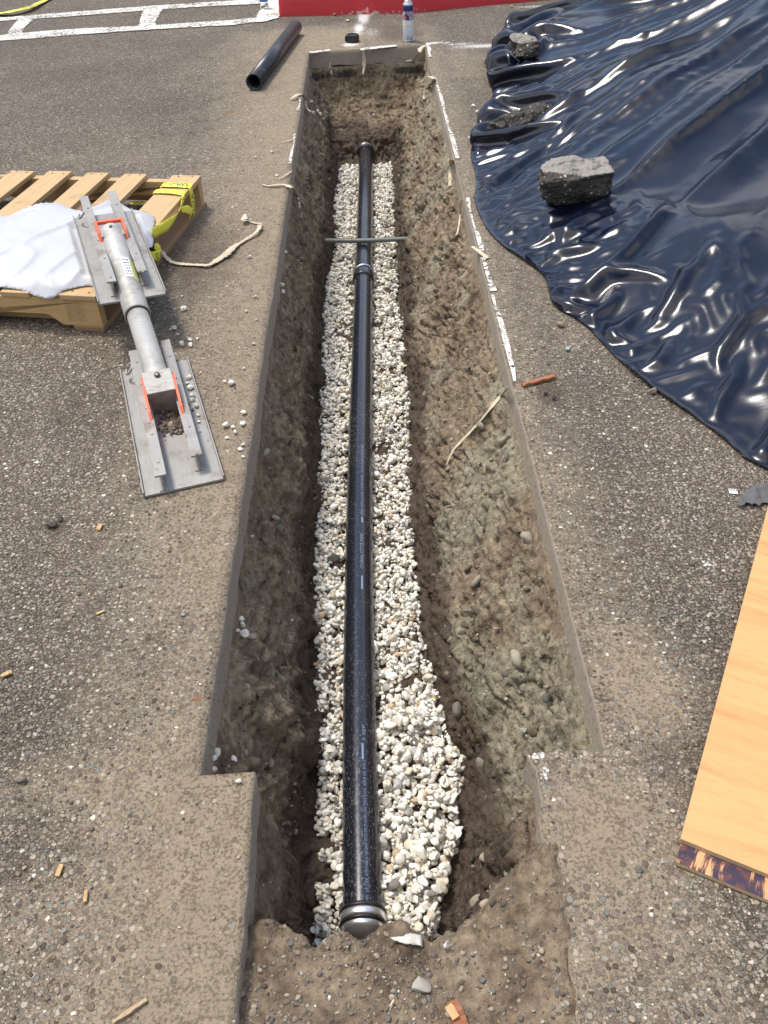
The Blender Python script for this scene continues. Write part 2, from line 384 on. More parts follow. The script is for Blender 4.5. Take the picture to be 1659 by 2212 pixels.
# ------------------------------------------------------------------ ground sheet with the sawn trench opening
XL, XR = -0.386, 0.425                    # sawn edges of the wide trench
NXL, NXR = -0.268, 0.272                  # sawn edges of the narrow, part-filled end
YN, YF = 0.968, 6.66                      # where the opening steps in; its far end
BAND = 0.10                               # asphalt thickness
def lines(parts):
    o = []
    for a, b, st in parts: o += list(np.linspace(a, b, max(2, int(round((b - a) / st)) + 1))[:-1])
    return np.array(o + [parts[-1][1]])
gx = lines([(-60, -6, 9), (-6, -3.6, .3), (-3.6, XL, .03), (XL, NXL, .02), (NXL, NXR, .03), (NXR, XR, .02), (XR, 3.6, .03), (3.6, 6, .3), (6, 60, 9)])
gy = lines([(-25, -2, 4.6), (-2, .2, .2), (.2, YN, .016), (YN, 3.0, .02), (3.0, YF, .03), (YF, 9.2, .04), (9.2, 12, .4), (12, 90, 9.75)])
GX, GY = np.meshgrid(gx, gy)              # rows along y
def edge_rows(y): return .08 * np.clip((y - 6.0) / .66, 0, 1) + 0
Xw, Yw = GX.copy(), GY.copy()
near = (np.abs(GX) < 1.2) & (GY > 0) & (GY < 8)
# the two end cuts are a little out of square
Yw += np.where(near, sstep(5.6, YF, GY) * (1 - sstep(YF, 7.6, GY)) * (GX + .0) * .11 * (1 - sstep(.5, 1.2, np.abs(GX))), 0)
Yw += np.where(near, (1 - sstep(0, .5, np.abs(GY - YN))) * GX * .03, 0)
# chipped sawn edges
onL = (np.isclose(GX, XL) & (GY >= YN - 1e-6) & (GY <= YF + 1e-6)); onR = (np.isclose(GX, XR) & (GY >= YN - 1e-6) & (GY <= YF + 1e-6))
onNL = (np.isclose(GX, NXL) & (GY <= YN + 1e-6)); onNR = (np.isclose(GX, NXR) & (GY <= YN + 1e-6) & (GY > .2))
jit = vn(GX * 3, GY * 43, s=3) * .0016 + vn(GX, GY * 9, s=4) * .0025
Xw += np.where(onL | onR | onNL, jit, 0) + np.where(onNL, (GY - .5) * -.02, 0)
Xw += np.where(onNR, vn(GX * 3, GY * 30, s=8) * .008 + (1 - sstep(.5, .9, GY)) * .004, 0)
nr, nc = GX.shape
idx = np.arange(nr * nc).reshape(nr, nc)
cxm = (GX[:-1, :-1] + GX[1:, 1:]) / 2; cym = (GY[:-1, :-1] + GY[1:, 1:]) / 2
hole = ((cxm > XL) & (cxm < XR) & (cym > YN) & (cym < YF)) | ((cxm > NXL) & (cxm < NXR) & (cym <= YN) & (cym > -2.0))
q = np.stack([idx[:-1, :-1], idx[:-1, 1:], idx[1:, 1:], idx[1:, :-1]], -1)
Ftop = q[~hole]
Zg = np.where((np.abs(GX) < 4) & (GY < 9.5) & (GY > 0), .0022 * vn(GX * 2.2, GY * 2.2, s=21), 0)
V = np.stack([Xw, Yw, Zg], -1).reshape(-1, 3)
# skirt: the sawn face of the asphalt
skv, skf = [], []; base = len(V)
def skirt(ids, flip):
    global base
    a = V[ids]; low = a.copy()
    d = BAND + .012 * vn(a[:, 0] * 9 + a[:, 1] * 9, a[:, 1] * 0, s=31)
    n = len(ids); rows = [ids]
    for k in range(1, 5):
        r_ = a.copy(); r_[:, 2] -= d * k / 4; r_[:, 0] += .0012 * vn(a[:, 1] * 40, np.full(n, k * 2.3), s=37); skv.append(r_); rows.append(np.arange(base, base + n)); base += n
    for r0, r1 in zip(rows, rows[1:]):
        f = np.stack([r0[:-1], r1[:-1], r1[1:], r0[1:]], -1); skf.append(f[:, ::-1] if flip else f)
ci = lambda arr, v: int(np.argmin(np.abs(arr - v)))
jL, jR, jnl, jnr, iN, iF, i0 = ci(gx, XL), ci(gx, XR), ci(gx, NXL), ci(gx, NXR), ci(gy, YN), ci(gy, YF), ci(gy, -2.0)
skirt(idx[iN:iF + 1, jL], False); skirt(idx[iN:iF + 1, jR], True); skirt(idx[iF, jL:jR + 1], False)
skirt(idx[iN, jL:jnl + 1], True); skirt(idx[iN, jnr:jR + 1], True); skirt(idx[i0:iN + 1, jnl], False); skirt(idx[i0:iN + 1, jnr], True)
SK = np.concatenate(skv); SF = np.concatenate(skf)
V = np.concatenate([V, SK])
# dirt cover (a stain map, 0 bare asphalt .. 1 bare dirt), damp mud, overspray and rust
def blob(x, y, cx, cy, rx, ry, a=0): 
    c, s_ = math.cos(a), math.sin(a); u = (x - cx) * c + (y - cy) * s_; v = -(x - cx) * s_ + (y - cy) * c
    return np.exp(-((u / rx) ** 2 + (v / ry) ** 2))
def stains(x, y):
    dl = np.maximum(XL - x, 0); dr = np.maximum(x - XR, 0)
    d = np.where(x < 0, .98 * np.exp(-(dl / (.20 + .055 * np.clip(y, 0, 7))) ** 2), .52 * np.exp(-(dr / .16) ** 2))
    d = d * np.where(y > 7.1, np.exp(-((y - 7.1) / .3) ** 2), 1)
    lf = (x < -.2) & (y < 1.9)
    d = np.where(x < 0, d * (1 - .45 * blob(x, y, -.5, 1.25, .16, .18)), d)
    for cx, cy, rx, ry, a, am in PATCH:
        d = np.maximum(d, am * blob(x, y, cx, cy, rx, ry, a)) if am > 0 else d + am * blob(x, y, cx, cy, rx, ry, a)
    return d
def P2(*a): p = px(*a); return p.x, p.y
PATCH = []
def patch(X, Y, rx, ry, am, a=0): x_, y_ = P2(X, Y); PATCH.append((x_, y_, rx, ry, a, am))
patch(330, 1700, .26, .10, .95, -.05); patch(250, 1950, .30, .09, .62); patch(480, 1750, .10, .16, .75); patch(60, 2030, .12, .10, .5)
patch(1370, 1460, .11, .18, 1.1, .2); patch(1310, 1800, .15, .18, 1.15); patch(1290, 2080, .10, .09, .8); patch(1350, 2010, .14, .10, .72); patch(1450, 1930, .06, .06, .5)
patch(1180, 640, .12, .5, .42); patch(1180, 1000, .07, .3, .45); patch(480, 1190, .10, .10, .8); patch(300, 330, .6, .35, .34, .3); patch(560, 110, .4, .5, .55)
patch(430, 480, .35, .5, .5); patch(1000, 140, .25, .6, .5); patch(1010, 330, .1, .8, .5)
dirt = stains(V[:, 0], V[:, 1])
damp = .95 * blob(V[:, 0], V[:, 1], *P2(1185, 850), .03, .05) + .75 * blob(V[:, 0], V[:, 1], *P2(430, 560), .22, .5) + .5 * blob(V[:, 0], V[:, 1], *P2(170, 900), .25, .3) + .8 * blob(V[:, 0], V[:, 1], *P2(120, 1135), .05, .05) \
    + .85 * blob(V[:, 0], V[:, 1], *P2(860, 70), .25, .35) + .45 * blob(V[:, 0], V[:, 1], *P2(1230, 850), .16, .3) + .5 * blob(V[:, 0], V[:, 1], *P2(1480, 1650), .12, .16) + .35 * blob(V[:, 0], V[:, 1], *P2(60, 1800), .15, .25)
paint = np.zeros(len(V))
for X, Y, rx, ry, am in [(1160, 1630, .014, .018, .9), (1175, 1668, .006, .02, .7), (785, 38, .050, .26, 1.0), (797, 20, .06, .25, 1.0), (776, 60, .045, .16, .95), (771, 72, .035, .1, .8), (757, 96, .07, .06, 1.0), (800, 70, .12, .22, .42), (1050, 99, .3, .07, .75), (990, 95, .16, .05, .6), (1210, 12, .45, .05, .8), (700, 30, .5, .06, .25), (500, 1175, .06, .05, .35), (430, 1170, .06, .05, .28), (1530, 1215, .02, .03, .6), (1170, 720, .02, .02, .35)]:
    paint = np.maximum(paint, am * blob(V[:, 0], V[:, 1], *P2(X, Y), rx, ry))
rust = np.zeros(len(V))
for X, Y, rx, am in [(433, 1505, .022, 1.0), (497, 242, .06, .8), (700, 40, .1, .5), (0, 470, .04, .9), (1170, 18, .25, .55)]:
    rust = np.maximum(rust, am * blob(V[:, 0], V[:, 1], *P2(X, Y), rx, rx * .8))
mi = np.r_[np.zeros(len(Ftop)), np.ones(len(SF))]
ground = bigmesh('ground', V, np.concatenate([Ftop, SF]), [M_ground, M_cut], None, True, mi, {'dirt': dirt, 'damp': damp, 'paint': paint, 'rust': rust})
ground['kind'] = 'structure'

# ------------------------------------------------------------------ the trench dug in the soil
GL = np.array([(px(a, b, -.53).y, px(a, b, -.53).x) for a, b in [(735, 350), (722, 430), (722, 560), (705, 600), (698, 720), (690, 900), (683, 1100), (683, 1200), (687, 1400), (683, 1500), (690, 1650), (686, 1800), (680, 1940), (680, 2050)]])[::-1]
GR = np.array([(px(a, b, -.53).y, px(a, b, -.53).x) for a, b in [(848, 350), (852, 500), (860, 640), (876, 760), (885, 900), (889, 1060), (890, 1200), (905, 1330), (935, 1440), (962, 1560), (998, 1630), (990, 1720), (985, 1800), (965, 1870), (945, 1940), (935, 2050)]])[::-1]
def floorL(y): return np.interp(y, GL[:, 0], GL[:, 1])
def floorR(y): return np.interp(y, GR[:, 0], GR[:, 1])
ZF = -0.565
def ylip(x): return .655 + .020 * vn(x * 14, x * 0, s=51) + .012 * vn(x * 40, x * 0 + 3, s=52) + .12 * sstep(.08, .27, x) + .04 * sstep(-.15, -.27, x)
def trench_z(x, y):
    wob = .035 * fbm(x * 1.5, y * 4.2, s=61, o=3) + .012 * fbm(x * 9, y * 15, s=63, o=3)
    narrow = 1 - sstep(YN - .03, YN + .02, y)
    xl = XL * (1 - narrow) + NXL * narrow; xr = XR * (1 - narrow) + NXR * narrow
    fl, fr = floorL(y) - .012, floorR(y) + .012
    k = np.clip((x - xl) / .05, 0, 1)
    tl = (x + wob * k - xl) / np.maximum(fl - xl, .03)
    k2 = np.clip((xr - x) / .05, 0, 1)
    tr = (xr - x + wob * k2) / np.maximum(xr - fr, .03)
    zl = np.interp(tl, [-.5, 0, .08, .30, .62, .80, 1, 1.2], [-.085, -.10, -.135, -.215, -.335, -.425, ZF, -.7])
    zr = np.interp(tr, [-.5, 0, .08, .38, .76, .88, 1, 1.2], [-.085, -.10, -.135, -.27, -.43, -.49, ZF, -.7])
    yf = YF - .01 + x * .1
    tf = (yf - y + .03 * fbm(x * 6, y * 2, s=66, o=3)) / .52
    zfar = np.interp(tf, [-.5, 0, .05, .14, .32, .55, .8, 1, 1.2], [-.09, -.10, -.17, -.25, -.34, -.40, -.455, ZF, -.7])
    yl = ylip(x); run = .11 + .09 * sstep(.05, .25, x)
    tn = (y - yl + .02 * fbm(x * 11, y * 9, s=68, o=3)) / run
    top = -.062 + .034 * sstep(.10, .25, x) + .026 * sstep(.9, .4, y) + .012 * fbm(x * 7, y * 7, s=70, o=4) + .05 * blob(x, y, .26, .76, .10, .13)
    top = top - np.clip(top + .012, 0, 1) * .7 + .016 * blob(x, y, .275, .75, .03, .15)
    zn = np.interp(tn, [-1, 0, .25, .6, .85, 1, 1.15], [0, 0, -.10, -.32, -.44, ZF + .06, -.8]) + top
    z = np.maximum.reduce([np.full_like(x, ZF), zl, zr, zfar, zn])
    return z, narrow
tx = lines([(-.44, -.12, .0034), (-.12, .09, .006), (.09, .48, .0034)])
ty = [.28]
while ty[-1] < 6.0: ty.append(ty[-1] + .0030 + .0019 * max(0, ty[-1] - .3))
ty = np.array(ty + list(np.arange(ty[-1] + .008, 6.82, .008)))
TX, TY = np.meshgrid(tx, ty)
TZ, _nar = trench_z(TX, TY)
# sideways + up/down clods (not a pure height field: lumps bulge out of the walls)
gzx = np.gradient(TZ, tx, axis=1); gzy = np.gradient(TZ, ty, axis=0)
nl = np.sqrt(gzx ** 2 + gzy ** 2 + 1); nx_, ny_, nz_ = -gzx / nl, -gzy / nl, 1 / nl
f1, f2, rr = worley(TX * 26 + TZ * 10, TY * 19 + TZ * 21, 5)
f1b, f2b, rrb = worley(TX * 60 + TZ * 40, TY * 50 - TZ * 44, 15)
sp3 = lambda k, s_, o=3: fbm(TX * k, TY * k, TZ * k, s_, o)
dsp = .020 * sp3(9, 71) + .015 * sp3(24, 72) + .007 * sp3(64, 73) + .024 * np.clip(.5 - f1, 0, 1) * (rr > .55) + .014 * np.clip(.5 - f1b, 0, 1) * (rrb > .5)
slab = np.abs(fbm(TX * 5 + TZ * 7, TY * 5 + TZ * 12, TZ * 9, 77, 3)); dsp -= .022 * np.exp(-(slab / .035) ** 2)
flat = np.where(TZ > -.13, .4, 1.0) * np.where(TY < .6, .45, 1)
edge = np.minimum(np.clip((TX - (XL + .0)) / .03, 0, 1), np.clip((XR - TX) / .03, 0, 1)) * np.clip((YF - TY) / .04, 0, 1)
inn = np.where(TY < YN, np.minimum(np.clip((TX - NXL) / .03 + .4, 0, 1), np.clip((NXR - TX) / .03 + .9, 0, 1)), edge)
dsp = dsp * flat * (.15 + .85 * inn)
PX_, PY_, PZ_ = TX + nx_ * dsp * 1.1, TY + ny_ * dsp * 1.1, TZ + nz_ * dsp
out = (TX < XL - .004) | (TX > XR + .004) | (TY > YF + .1 * TX) | ((TY < YN) & ((TX < NXL - .022) | (TX > NXR + .035)))
lipo = (TY < YN) & ((TX > NXR) | (TX < NXL)) & ~out
PZ_ = np.where(lipo, np.minimum(PZ_, np.where((TX > 0) & (TY > .60), .010 - (TX - NXR) * .7, -.012) + .004 * fbm(TX * 60, TY * 60, s=41, o=2)), PZ_)
PZ_ = np.where(out, np.minimum(PZ_, -.088), PZ_); PX_ = np.where(out, TX, PX_)
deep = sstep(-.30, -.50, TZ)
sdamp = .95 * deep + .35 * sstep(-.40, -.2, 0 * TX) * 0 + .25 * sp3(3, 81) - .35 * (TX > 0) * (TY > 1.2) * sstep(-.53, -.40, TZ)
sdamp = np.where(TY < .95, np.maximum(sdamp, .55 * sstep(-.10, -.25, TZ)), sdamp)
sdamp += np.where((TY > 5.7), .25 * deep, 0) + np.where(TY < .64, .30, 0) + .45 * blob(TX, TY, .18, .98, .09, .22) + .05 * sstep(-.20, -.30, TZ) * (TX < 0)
green = .75 * sstep(-.05, .25, sp3(2.4, 83)) * np.where(TX > 0, 1.05, .35) + .35 * np.where(TX > .1, 1, 0) * blob(TX, TY, .3, 2.2, .2, .9)
green = np.where(TZ > -.09, -.5, green) - .8 * sstep(-.42, -.5, TZ); green = np.where(TY < .8, green - .35, green)
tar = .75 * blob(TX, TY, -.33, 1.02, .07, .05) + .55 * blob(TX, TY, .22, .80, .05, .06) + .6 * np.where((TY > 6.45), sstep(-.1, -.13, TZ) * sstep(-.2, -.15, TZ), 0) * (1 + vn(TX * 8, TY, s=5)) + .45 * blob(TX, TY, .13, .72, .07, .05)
tn_ = TX.shape; ti = np.arange(TX.size).reshape(tn_)
tq = np.stack([ti[:-1, :-1], ti[:-1, 1:], ti[1:, 1:], ti[1:, :-1]], -1).reshape(-1, 4)
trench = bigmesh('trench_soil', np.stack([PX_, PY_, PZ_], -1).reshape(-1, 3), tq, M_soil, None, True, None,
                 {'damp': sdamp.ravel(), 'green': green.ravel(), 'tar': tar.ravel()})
trench['kind'] = 'structure'
# a soil apron under the fill that runs on below the camera
bmx = bmesh.new(); vv = [bmx.verts.new(v) for v in ((NXL - .02, -2.05, -.05), (NXR + .02, -2.05, -.05), (NXR + .02, .30, -.060), (NXL - .02, .30, -.060))]; bmx.faces.new(vv)
ap = bmobj('trench_fill', bmx, M_soil); ap['kind'] = 'structure'
def soil_at(x, y):
    j = np.clip(np.searchsorted(tx, x), 1, len(tx) - 1); i = np.clip(np.searchsorted(ty, y), 1, len(ty) - 1)
    return PZ_[i, j]

# ------------------------------------------------------------------ white gravel bed: stones dropped one by one on a height map
PIPE_PX = [(790, 318), (789, 400), (787, 500), (785, 590), (781, 780), (777, 1000), (775, 1200), (775, 1400), (776, 1550), (778, 1700), (781, 1850), (783, 1980)]
PIPE_Z, PIPE_R = -.517, .0468
pipe_pts = [px(a, b, PIPE_Z + .02) for a, b in PIPE_PX]
for p in pipe_pts: p.z = PIPE_Z
pipe_pts = pipe_pts[::-1]                 # near -> far
ppy = np.array([p.y for p in pipe_pts]); ppx = np.array([p.x for p in pipe_pts])
def pipe_x(y): return np.interp(y, ppy, ppx)
hs = .003; hx0, hy0 = -.40, .78
HM = np.full((int(5.4 / hs), int(.75 / hs)), ZF - .004)
base_z = np.full(HM.shape, ZF - .004)
protA = [rock_arrays(100 + k, 2, 12, (1, .76, .60), .05, .50) for k in range(14)]
protB = [rock_arrays(200 + k, 3, 13, (1, .76, .58), .05, .48) for k in range(16)]
stones = []
def drop(x, y, r, maxz):
    i0, i1 = int((y - r - hy0) / hs), int((y + r - hy0) / hs) + 1; j0, j1 = int((x - r - hx0) / hs), int((x + r - hx0) / hs) + 1
    if i0 < 0 or j0 < 0 or i1 >= HM.shape[0] or j1 >= HM.shape[1]: return
    sub = HM[i0:i1, j0:j1]; yy, xx = np.mgrid[i0:i1, j0:j1]
    d2 = ((xx * hs + hx0 - x) ** 2 + (yy * hs + hy0 - y) ** 2) / (r * .82) ** 2; m = d2 < 1
    if not m.any(): return
    h_ = np.sqrt(1 - d2[m]) * r * .62
    z = np.percentile(sub[m] + h_ * .55, 60)
    if z > maxz: return
    HM[i0:i1, j0:j1][m] = np.maximum(sub[m], z + h_)
    u = rng.random()
    if u < .72: c = np.array([.84, .80, .715]) * rng.uniform(.82, 1.08)
    elif u < .88: c = np.array([.76, .68, .54]) * rng.uniform(.8, 1.05)
    elif u < .94: c = np.array([.58, .57, .54]) * rng.uniform(.7, 1.05)
    elif u < .975: c = np.array([.62, .46, .30]) * rng.uniform(.7, 1)
    else: c = np.array([.2, .18, .16]) * rng.uniform(.6, 1.3)
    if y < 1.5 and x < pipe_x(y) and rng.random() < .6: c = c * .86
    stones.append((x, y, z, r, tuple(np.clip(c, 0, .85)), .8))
BARE = [(px(728, 1207, -.53), .03), (px(826, 960, -.53), .025), (px(838, 480, -.53), .03), (px(855, 545, -.53), .035), (px(845, 620, -.53), .035), (px(812, 640, -.53), .03), (px(812, 690, -.53), .03), (px(700, 1810, -.53), .028), (px(700, 1875, -.53), .026), (px(885, 1465, -.53), .02)]
for k in range(24000):
    y = .86 + (5.97 - .86) * rng.random() ** 1.12
    a, b = floorL(y) + .004, floorR(y) - .004
    x = rng.uniform(a - .006, b + .006) + .010 * vn(np.array(y * 30.), np.array(x if k else 0.) * 20, s=9)
    x = float(np.clip(x, a - .012, b + .012))
    px_ = float(pipe_x(y))
    if abs(x - px_) < .037: continue
    sparse = (x < px_ and y < 1.16)
    if sparse and rng.random() < .5 * (1 - max(0, (y - .95)) / .25) and x < px_ - .055: continue
    if any((x - c_.x) ** 2 + (y - c_.y) ** 2 < rr_ ** 2 for c_, rr_ in BARE): continue
    r = float(np.clip(rng.lognormal(math.log(.0088), .34), .0048, .0185))
    if y < 1.5 and x > px_: r *= 1.16
    lim = -.523 + .014 * float(vn(np.array(x * 12.), np.array(y * 7.), s=88)) + (.016 if x > px_ else .0) * (1 if y < 1.9 else .4)
    if y > 5.75: lim = min(lim, -.54)
    drop(x, y, r, lim)
nearS = [s_ for s_ in stones if s_[1] < 1.9]; farS = [s_ for s_ in stones if s_[1] >= 1.9]
M_white = mat_stone('white gravel', .7, speck=.3)
def merged(name, sets, mat):
    Vs, Fs, Cs = [], [], []; off = 0
    for items, protos in sets:
        for i, (x, y, z, r, c, tl) in enumerate(items):
            pv, pf = protos[int(rng.integers(len(protos)))]
            M_ = rot_from(rng.uniform(0, 6.28), rng.uniform(-tl, tl), rng.uniform(-tl, tl))
            Vs.append((pv * r) @ M_.T + (x, y, z)); Fs.append(pf + off); off += len(pv); Cs.append(np.repeat([c], len(pv), 0))
    return bigmesh(name, np.concatenate(Vs), np.concatenate(Fs), mat, None, True, None, {'Col': np.concatenate(Cs)})
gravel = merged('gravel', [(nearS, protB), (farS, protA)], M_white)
tag(gravel, 'cream white crushed gravel bedding on the trench floor around the long black pipe', 'gravel', kind='stuff')

# grit and stones lying on the asphalt, in the soil walls and on the fill
M_grit = mat_stone('grit', .85, speck=.2)
PC = [(.15, .115, .085), (.20, .158, .115), (.27, .213, .157), (.125, .105, .085), (.34, .275, .205), (.16, .155, .14), (.42, .37, .30), (.10, .078, .06), (.24, .2, .15), (.3, .25, .19)]
grit = []
k = 0
while k < 16000:
    y = .42 + 3.9 * rng.random() ** 1.6; x = rng.uniform(-.42, .42) * (y * .95 + 1.2) * 1.05
    inopen = (XL - .004 < x < XR + .004 and y > YN) or (NXL - .004 < x < NXR + .004 and y <= YN)
    k += 1
    if inopen: continue
    dd = float(stains(np.array([x]), np.array([y]))[0])
    if rng.random() < dd * .93: continue
    r = float(np.clip(rng.lognormal(math.log(.0027), .38), .0014, .0075))
    c = np.array(PC[int(rng.integers(len(PC)))]) * rng.uniform(.75, 1.25)
    if rng.random() < .015: c = np.array([.50, .47, .40])
    grit.append((x, y, r * .22, r, tuple(c), .4))
protC = [rock_arrays(300 + k, 2, 11, (1, .78, .5), .05, .45) for k in range(16)]
protD = [rock_arrays(340 + k, 2, 11, (1, .78, .55), .08, .5) for k in range(12)]
o = merged('loose_grit', [([g_ for g_ in grit if g_[3] < .0038], protC), ([g_ for g_ in grit if g_[3] >= .0038], protD)], M_grit)
tag(o, 'small brown and grey grit scattered over the worn asphalt', 'grit', kind='stuff')
sg = []
for k in range(5200):
    y = .30 + 6.2 * rng.random() ** 1.7; x = rng.uniform(XL + .01, XR - .01)
    if y < YN and not (NXL + .01 < x < NXR - .01): continue
    z = float(soil_at(x, y))
    if z < -.5 and rng.random() < .8: continue
    r = float(np.clip(rng.lognormal(math.log(.0042), .5), .002, .017))
    if y < .66: r = min(r, .008)
    c = np.array(PC[int(rng.integers(len(PC)))]) * rng.uniform(.7, 1.15)
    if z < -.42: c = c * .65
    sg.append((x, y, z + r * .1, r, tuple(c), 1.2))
for k in range(4200):
    y = .32 + .38 * rng.random(); x = rng.uniform(NXL + .006, NXR - .004); z = float(soil_at(x, y))
    if z < -.2: continue
    if vn(np.array(x * 9.), np.array(y * 9.), s=333) + rng.uniform(-.6, .6) < -.1: continue
    r = float(np.clip(rng.lognormal(math.log(.0026), .42), .0012, .008)); c = np.array([[.16, .14, .12], [.10, .09, .08], [.24, .21, .17], [.30, .27, .23], [.13, .11, .09]][int(rng.integers(5))]) * rng.uniform(.8, 1.2)
    if rng.random() < .05: c = np.array([.6, .57, .52])
    sg.append((x, y, z + r * .2, r, tuple(c), 1.2))
for k in range(900):
    y = .70 + 5.8 * rng.random() ** 1.5; x = rng.uniform(XL + .02, XR - .02)
    if y < YN and not (NXL + .02 < x < NXR - .02): continue
    z = float(soil_at(x, y))
    if z < -.50 or z > -.09: continue
    r = float(np.clip(rng.lognormal(math.log(.012), .45), .007, .030)); c = np.array([[.17, .13, .09], [.24, .19, .135], [.20, .185, .14], [.11, .085, .062], [.29, .26, .2]][int(rng.integers(5))]) * rng.uniform(.8, 1.15)
    sg.append((x, y, z - r * .15, r, tuple(c), 1.2))
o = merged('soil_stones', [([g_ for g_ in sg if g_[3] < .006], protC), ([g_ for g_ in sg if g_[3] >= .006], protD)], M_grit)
tag(o, 'pebbles and clods stuck in the brown soil walls of the trench', 'soil stones', kind='stuff')
# ------------------------------------------------------------------ black drain pipe in the trench
def mat_pipe(name, dust=.5):
    g = G(name); q = g.map((1, .45, 1), rot=(0, 0, .35))
    s1 = g.sm(g.noise(190, 5, .78, q), .53, .66); s2 = g.sm(g.vor(190, vec=g.map((1, .6, 1))).outputs['Distance'], .20, .07)
    zone = g.sm(g.noise(3.2, 3, .5), .40, .66)
    d = g.math('MULTIPLY', s1, g.math('MULTIPLY_ADD', zone, .85, .06)); d2 = g.math('MULTIPLY', s2, g.math('MULTIPLY_ADD', zone, .9, .05))
    c = g.mix(g.math('MULTIPLY', d, dust), (.010, .011, .017), (.26, .24, .22)); c = g.mix(g.math('MULTIPLY', d2, dust * 1.3, clamp=True), c, (.55, .52, .48))
    g.p(Base_Color=c, Roughness=g.math('MULTIPLY_ADD', s1, .35, .22), Specular_IOR_Level=.75); g.bump(g.noise(60, 3), .08, .002); return g.m
M_pipe = mat_pipe('black pipe plastic'); M_pipe2 = mat_pipe('black pipe plastic dusty', .8)
M_rubber = plain('black rubber', (.014, .013, .013), .45, dirt=.5, scale=60, dcol=(.10, .085, .07))
M_steel = plain('stainless band', (.80, .80, .81), .32, .85, dirt=.15, scale=90, dcol=(.12, .11, .10))
M_print = plain('pale print ink', (.19, .24, .34), .5, var=.5, scale=300)
M_blue = plain('blue label', (.04, .13, .42), .4, scale=90)
pipe = empty('drain_pipe', pipe_pts[0])
tag(pipe, 'long black plastic drain pipe lying on the white gravel along the middle of the trench', 'pipe')
def rel(o, root): o.matrix_parent_inverse = root.matrix_world.inverted(); return o
bpy.context.view_layer.update()
def densify(pts, n=12):
    P = []
    for i in range(len(pts) - 1):
        p0, p1, p2, p3 = pts[max(i - 1, 0)], pts[i], pts[i + 1], pts[min(i + 2, len(pts) - 1)]
        for k in range(n):
            t = k / n; P.append(.5 * ((2 * p1) + (p2 - p0) * t + (2 * p0 - 5 * p1 + 4 * p2 - p3) * t * t + (3 * p1 - p0 - 3 * p2 + p3) * t ** 3))
    P.append(pts[-1]); return P
PP = densify(pipe_pts)
mid_i = min(range(len(PP)), key=lambda i: abs(PP[i].y - px(785, 585, PIPE_Z + .02).y))
bm = bmesh.new(); tube(bm, PP[:mid_i + 1], PIPE_R, 56); rel(bmobj('pipe_length', bm, M_pipe, pipe, True), pipe)
bm = bmesh.new(); tube(bm, PP[mid_i:] + [PP[-1] + Vector((.0, .35, 0))], PIPE_R * .985, 48); rel(bmobj('pipe_length', bm, M_pipe, pipe, True), pipe)
def axis_M(i, back=False):
    d = (PP[min(i + 1, len(PP) - 1)] - PP[max(i - 1, 0)]).normalized()
    if back: d = -d
    x = d.cross(Vector((0, 0, 1))).normalized(); return Matrix.Translation(PP[i]) @ Matrix((x, d.cross(x), d)).transposed().to_4x4()
# near end: rubber sleeve and steel clamp bands around the pipe end, domed steel end
r0 = PIPE_R; Mx = axis_M(0, True)
bm = bmesh.new(); lathe(bm, [(r0, -.024), (r0 + .0055, -.023), (r0 + .0085, -.019), (r0 + .0085, -.014), (r0 + .004, -.012), (r0 + .004, .006), (r0 + .0075, .008), (r0 + .0075, .014), (r0 + .002, .016), (r0 - .002, .018)], 56, Mx)
cp = rel(bmobj('coupling', bm, M_rubber, pipe, True), pipe)
bm = bmesh.new(); lathe(bm, [(r0 + .003, -.012), (r0 + .0063, -.0115), (r0 + .007, -.006), (r0 + .0070, .000), (r0 + .0063, .0055), (r0 + .003, .006)], 56, Mx)
c1 = bmobj('clamp_band', bm, M_steel, cp, True); c1.matrix_parent_inverse = Matrix()
bm = bmesh.new(); lathe(bm, [(r0 + .001, .0155), (r0 + .0035, .017), (r0 - .004, .027), (r0 - .016, .036), (r0 - .030, .042), (.0005, .0445)], 56, Mx)
c2 = rel(bmobj('end_plug', bm, M_steel, pipe, True), pipe)
# middle joint: bell hub with blue and silver label
Mm = axis_M(mid_i, True)
bm = bmesh.new(); lathe(bm, [(r0 * .98, -.058), (r0 + .004, -.056), (r0 + .0085, -.05), (r0 + .0055, -.046), (r0 + .0055, -.022), (r0 + .0098, -.018), (r0 + .0098, .006), (r0 + .0088, .050), (r0 + .0075, .054), (r0, .055)], 56, Mm)
hub = rel(bmobj('coupling', bm, M_pipe2, pipe, True), pipe)
bm = bmesh.new(); lathe(bm, [(r0 + .005, -.044), (r0 + .0066, -.043), (r0 + .0066, -.034), (r0 + .005, -.033)], 56, Mm)
b1 = bmobj('clamp_band', bm, M_steel, hub, True); b1.matrix_parent_inverse = Matrix()
bm = bmesh.new()
for k in range(22):
    a0, a1 = -2.45 + k * .075, -2.45 + (k + 1) * .075
    vv = [bm.verts.new(Mm @ Vector(((r0 + .0070) * math.cos(a), (r0 + .0070) * math.sin(a), z))) for a, z in ((a0, -.032), (a1, -.032), (a1, -.023), (a0, -.023))]; f = bm.faces.new(vv); f.material_index = 0 if k < 13 else 1
lb = bmobj('label', bm, [M_blue, plain('white label', (.7, .7, .68), .5)], hub, True); lb.matrix_parent_inverse = Matrix()
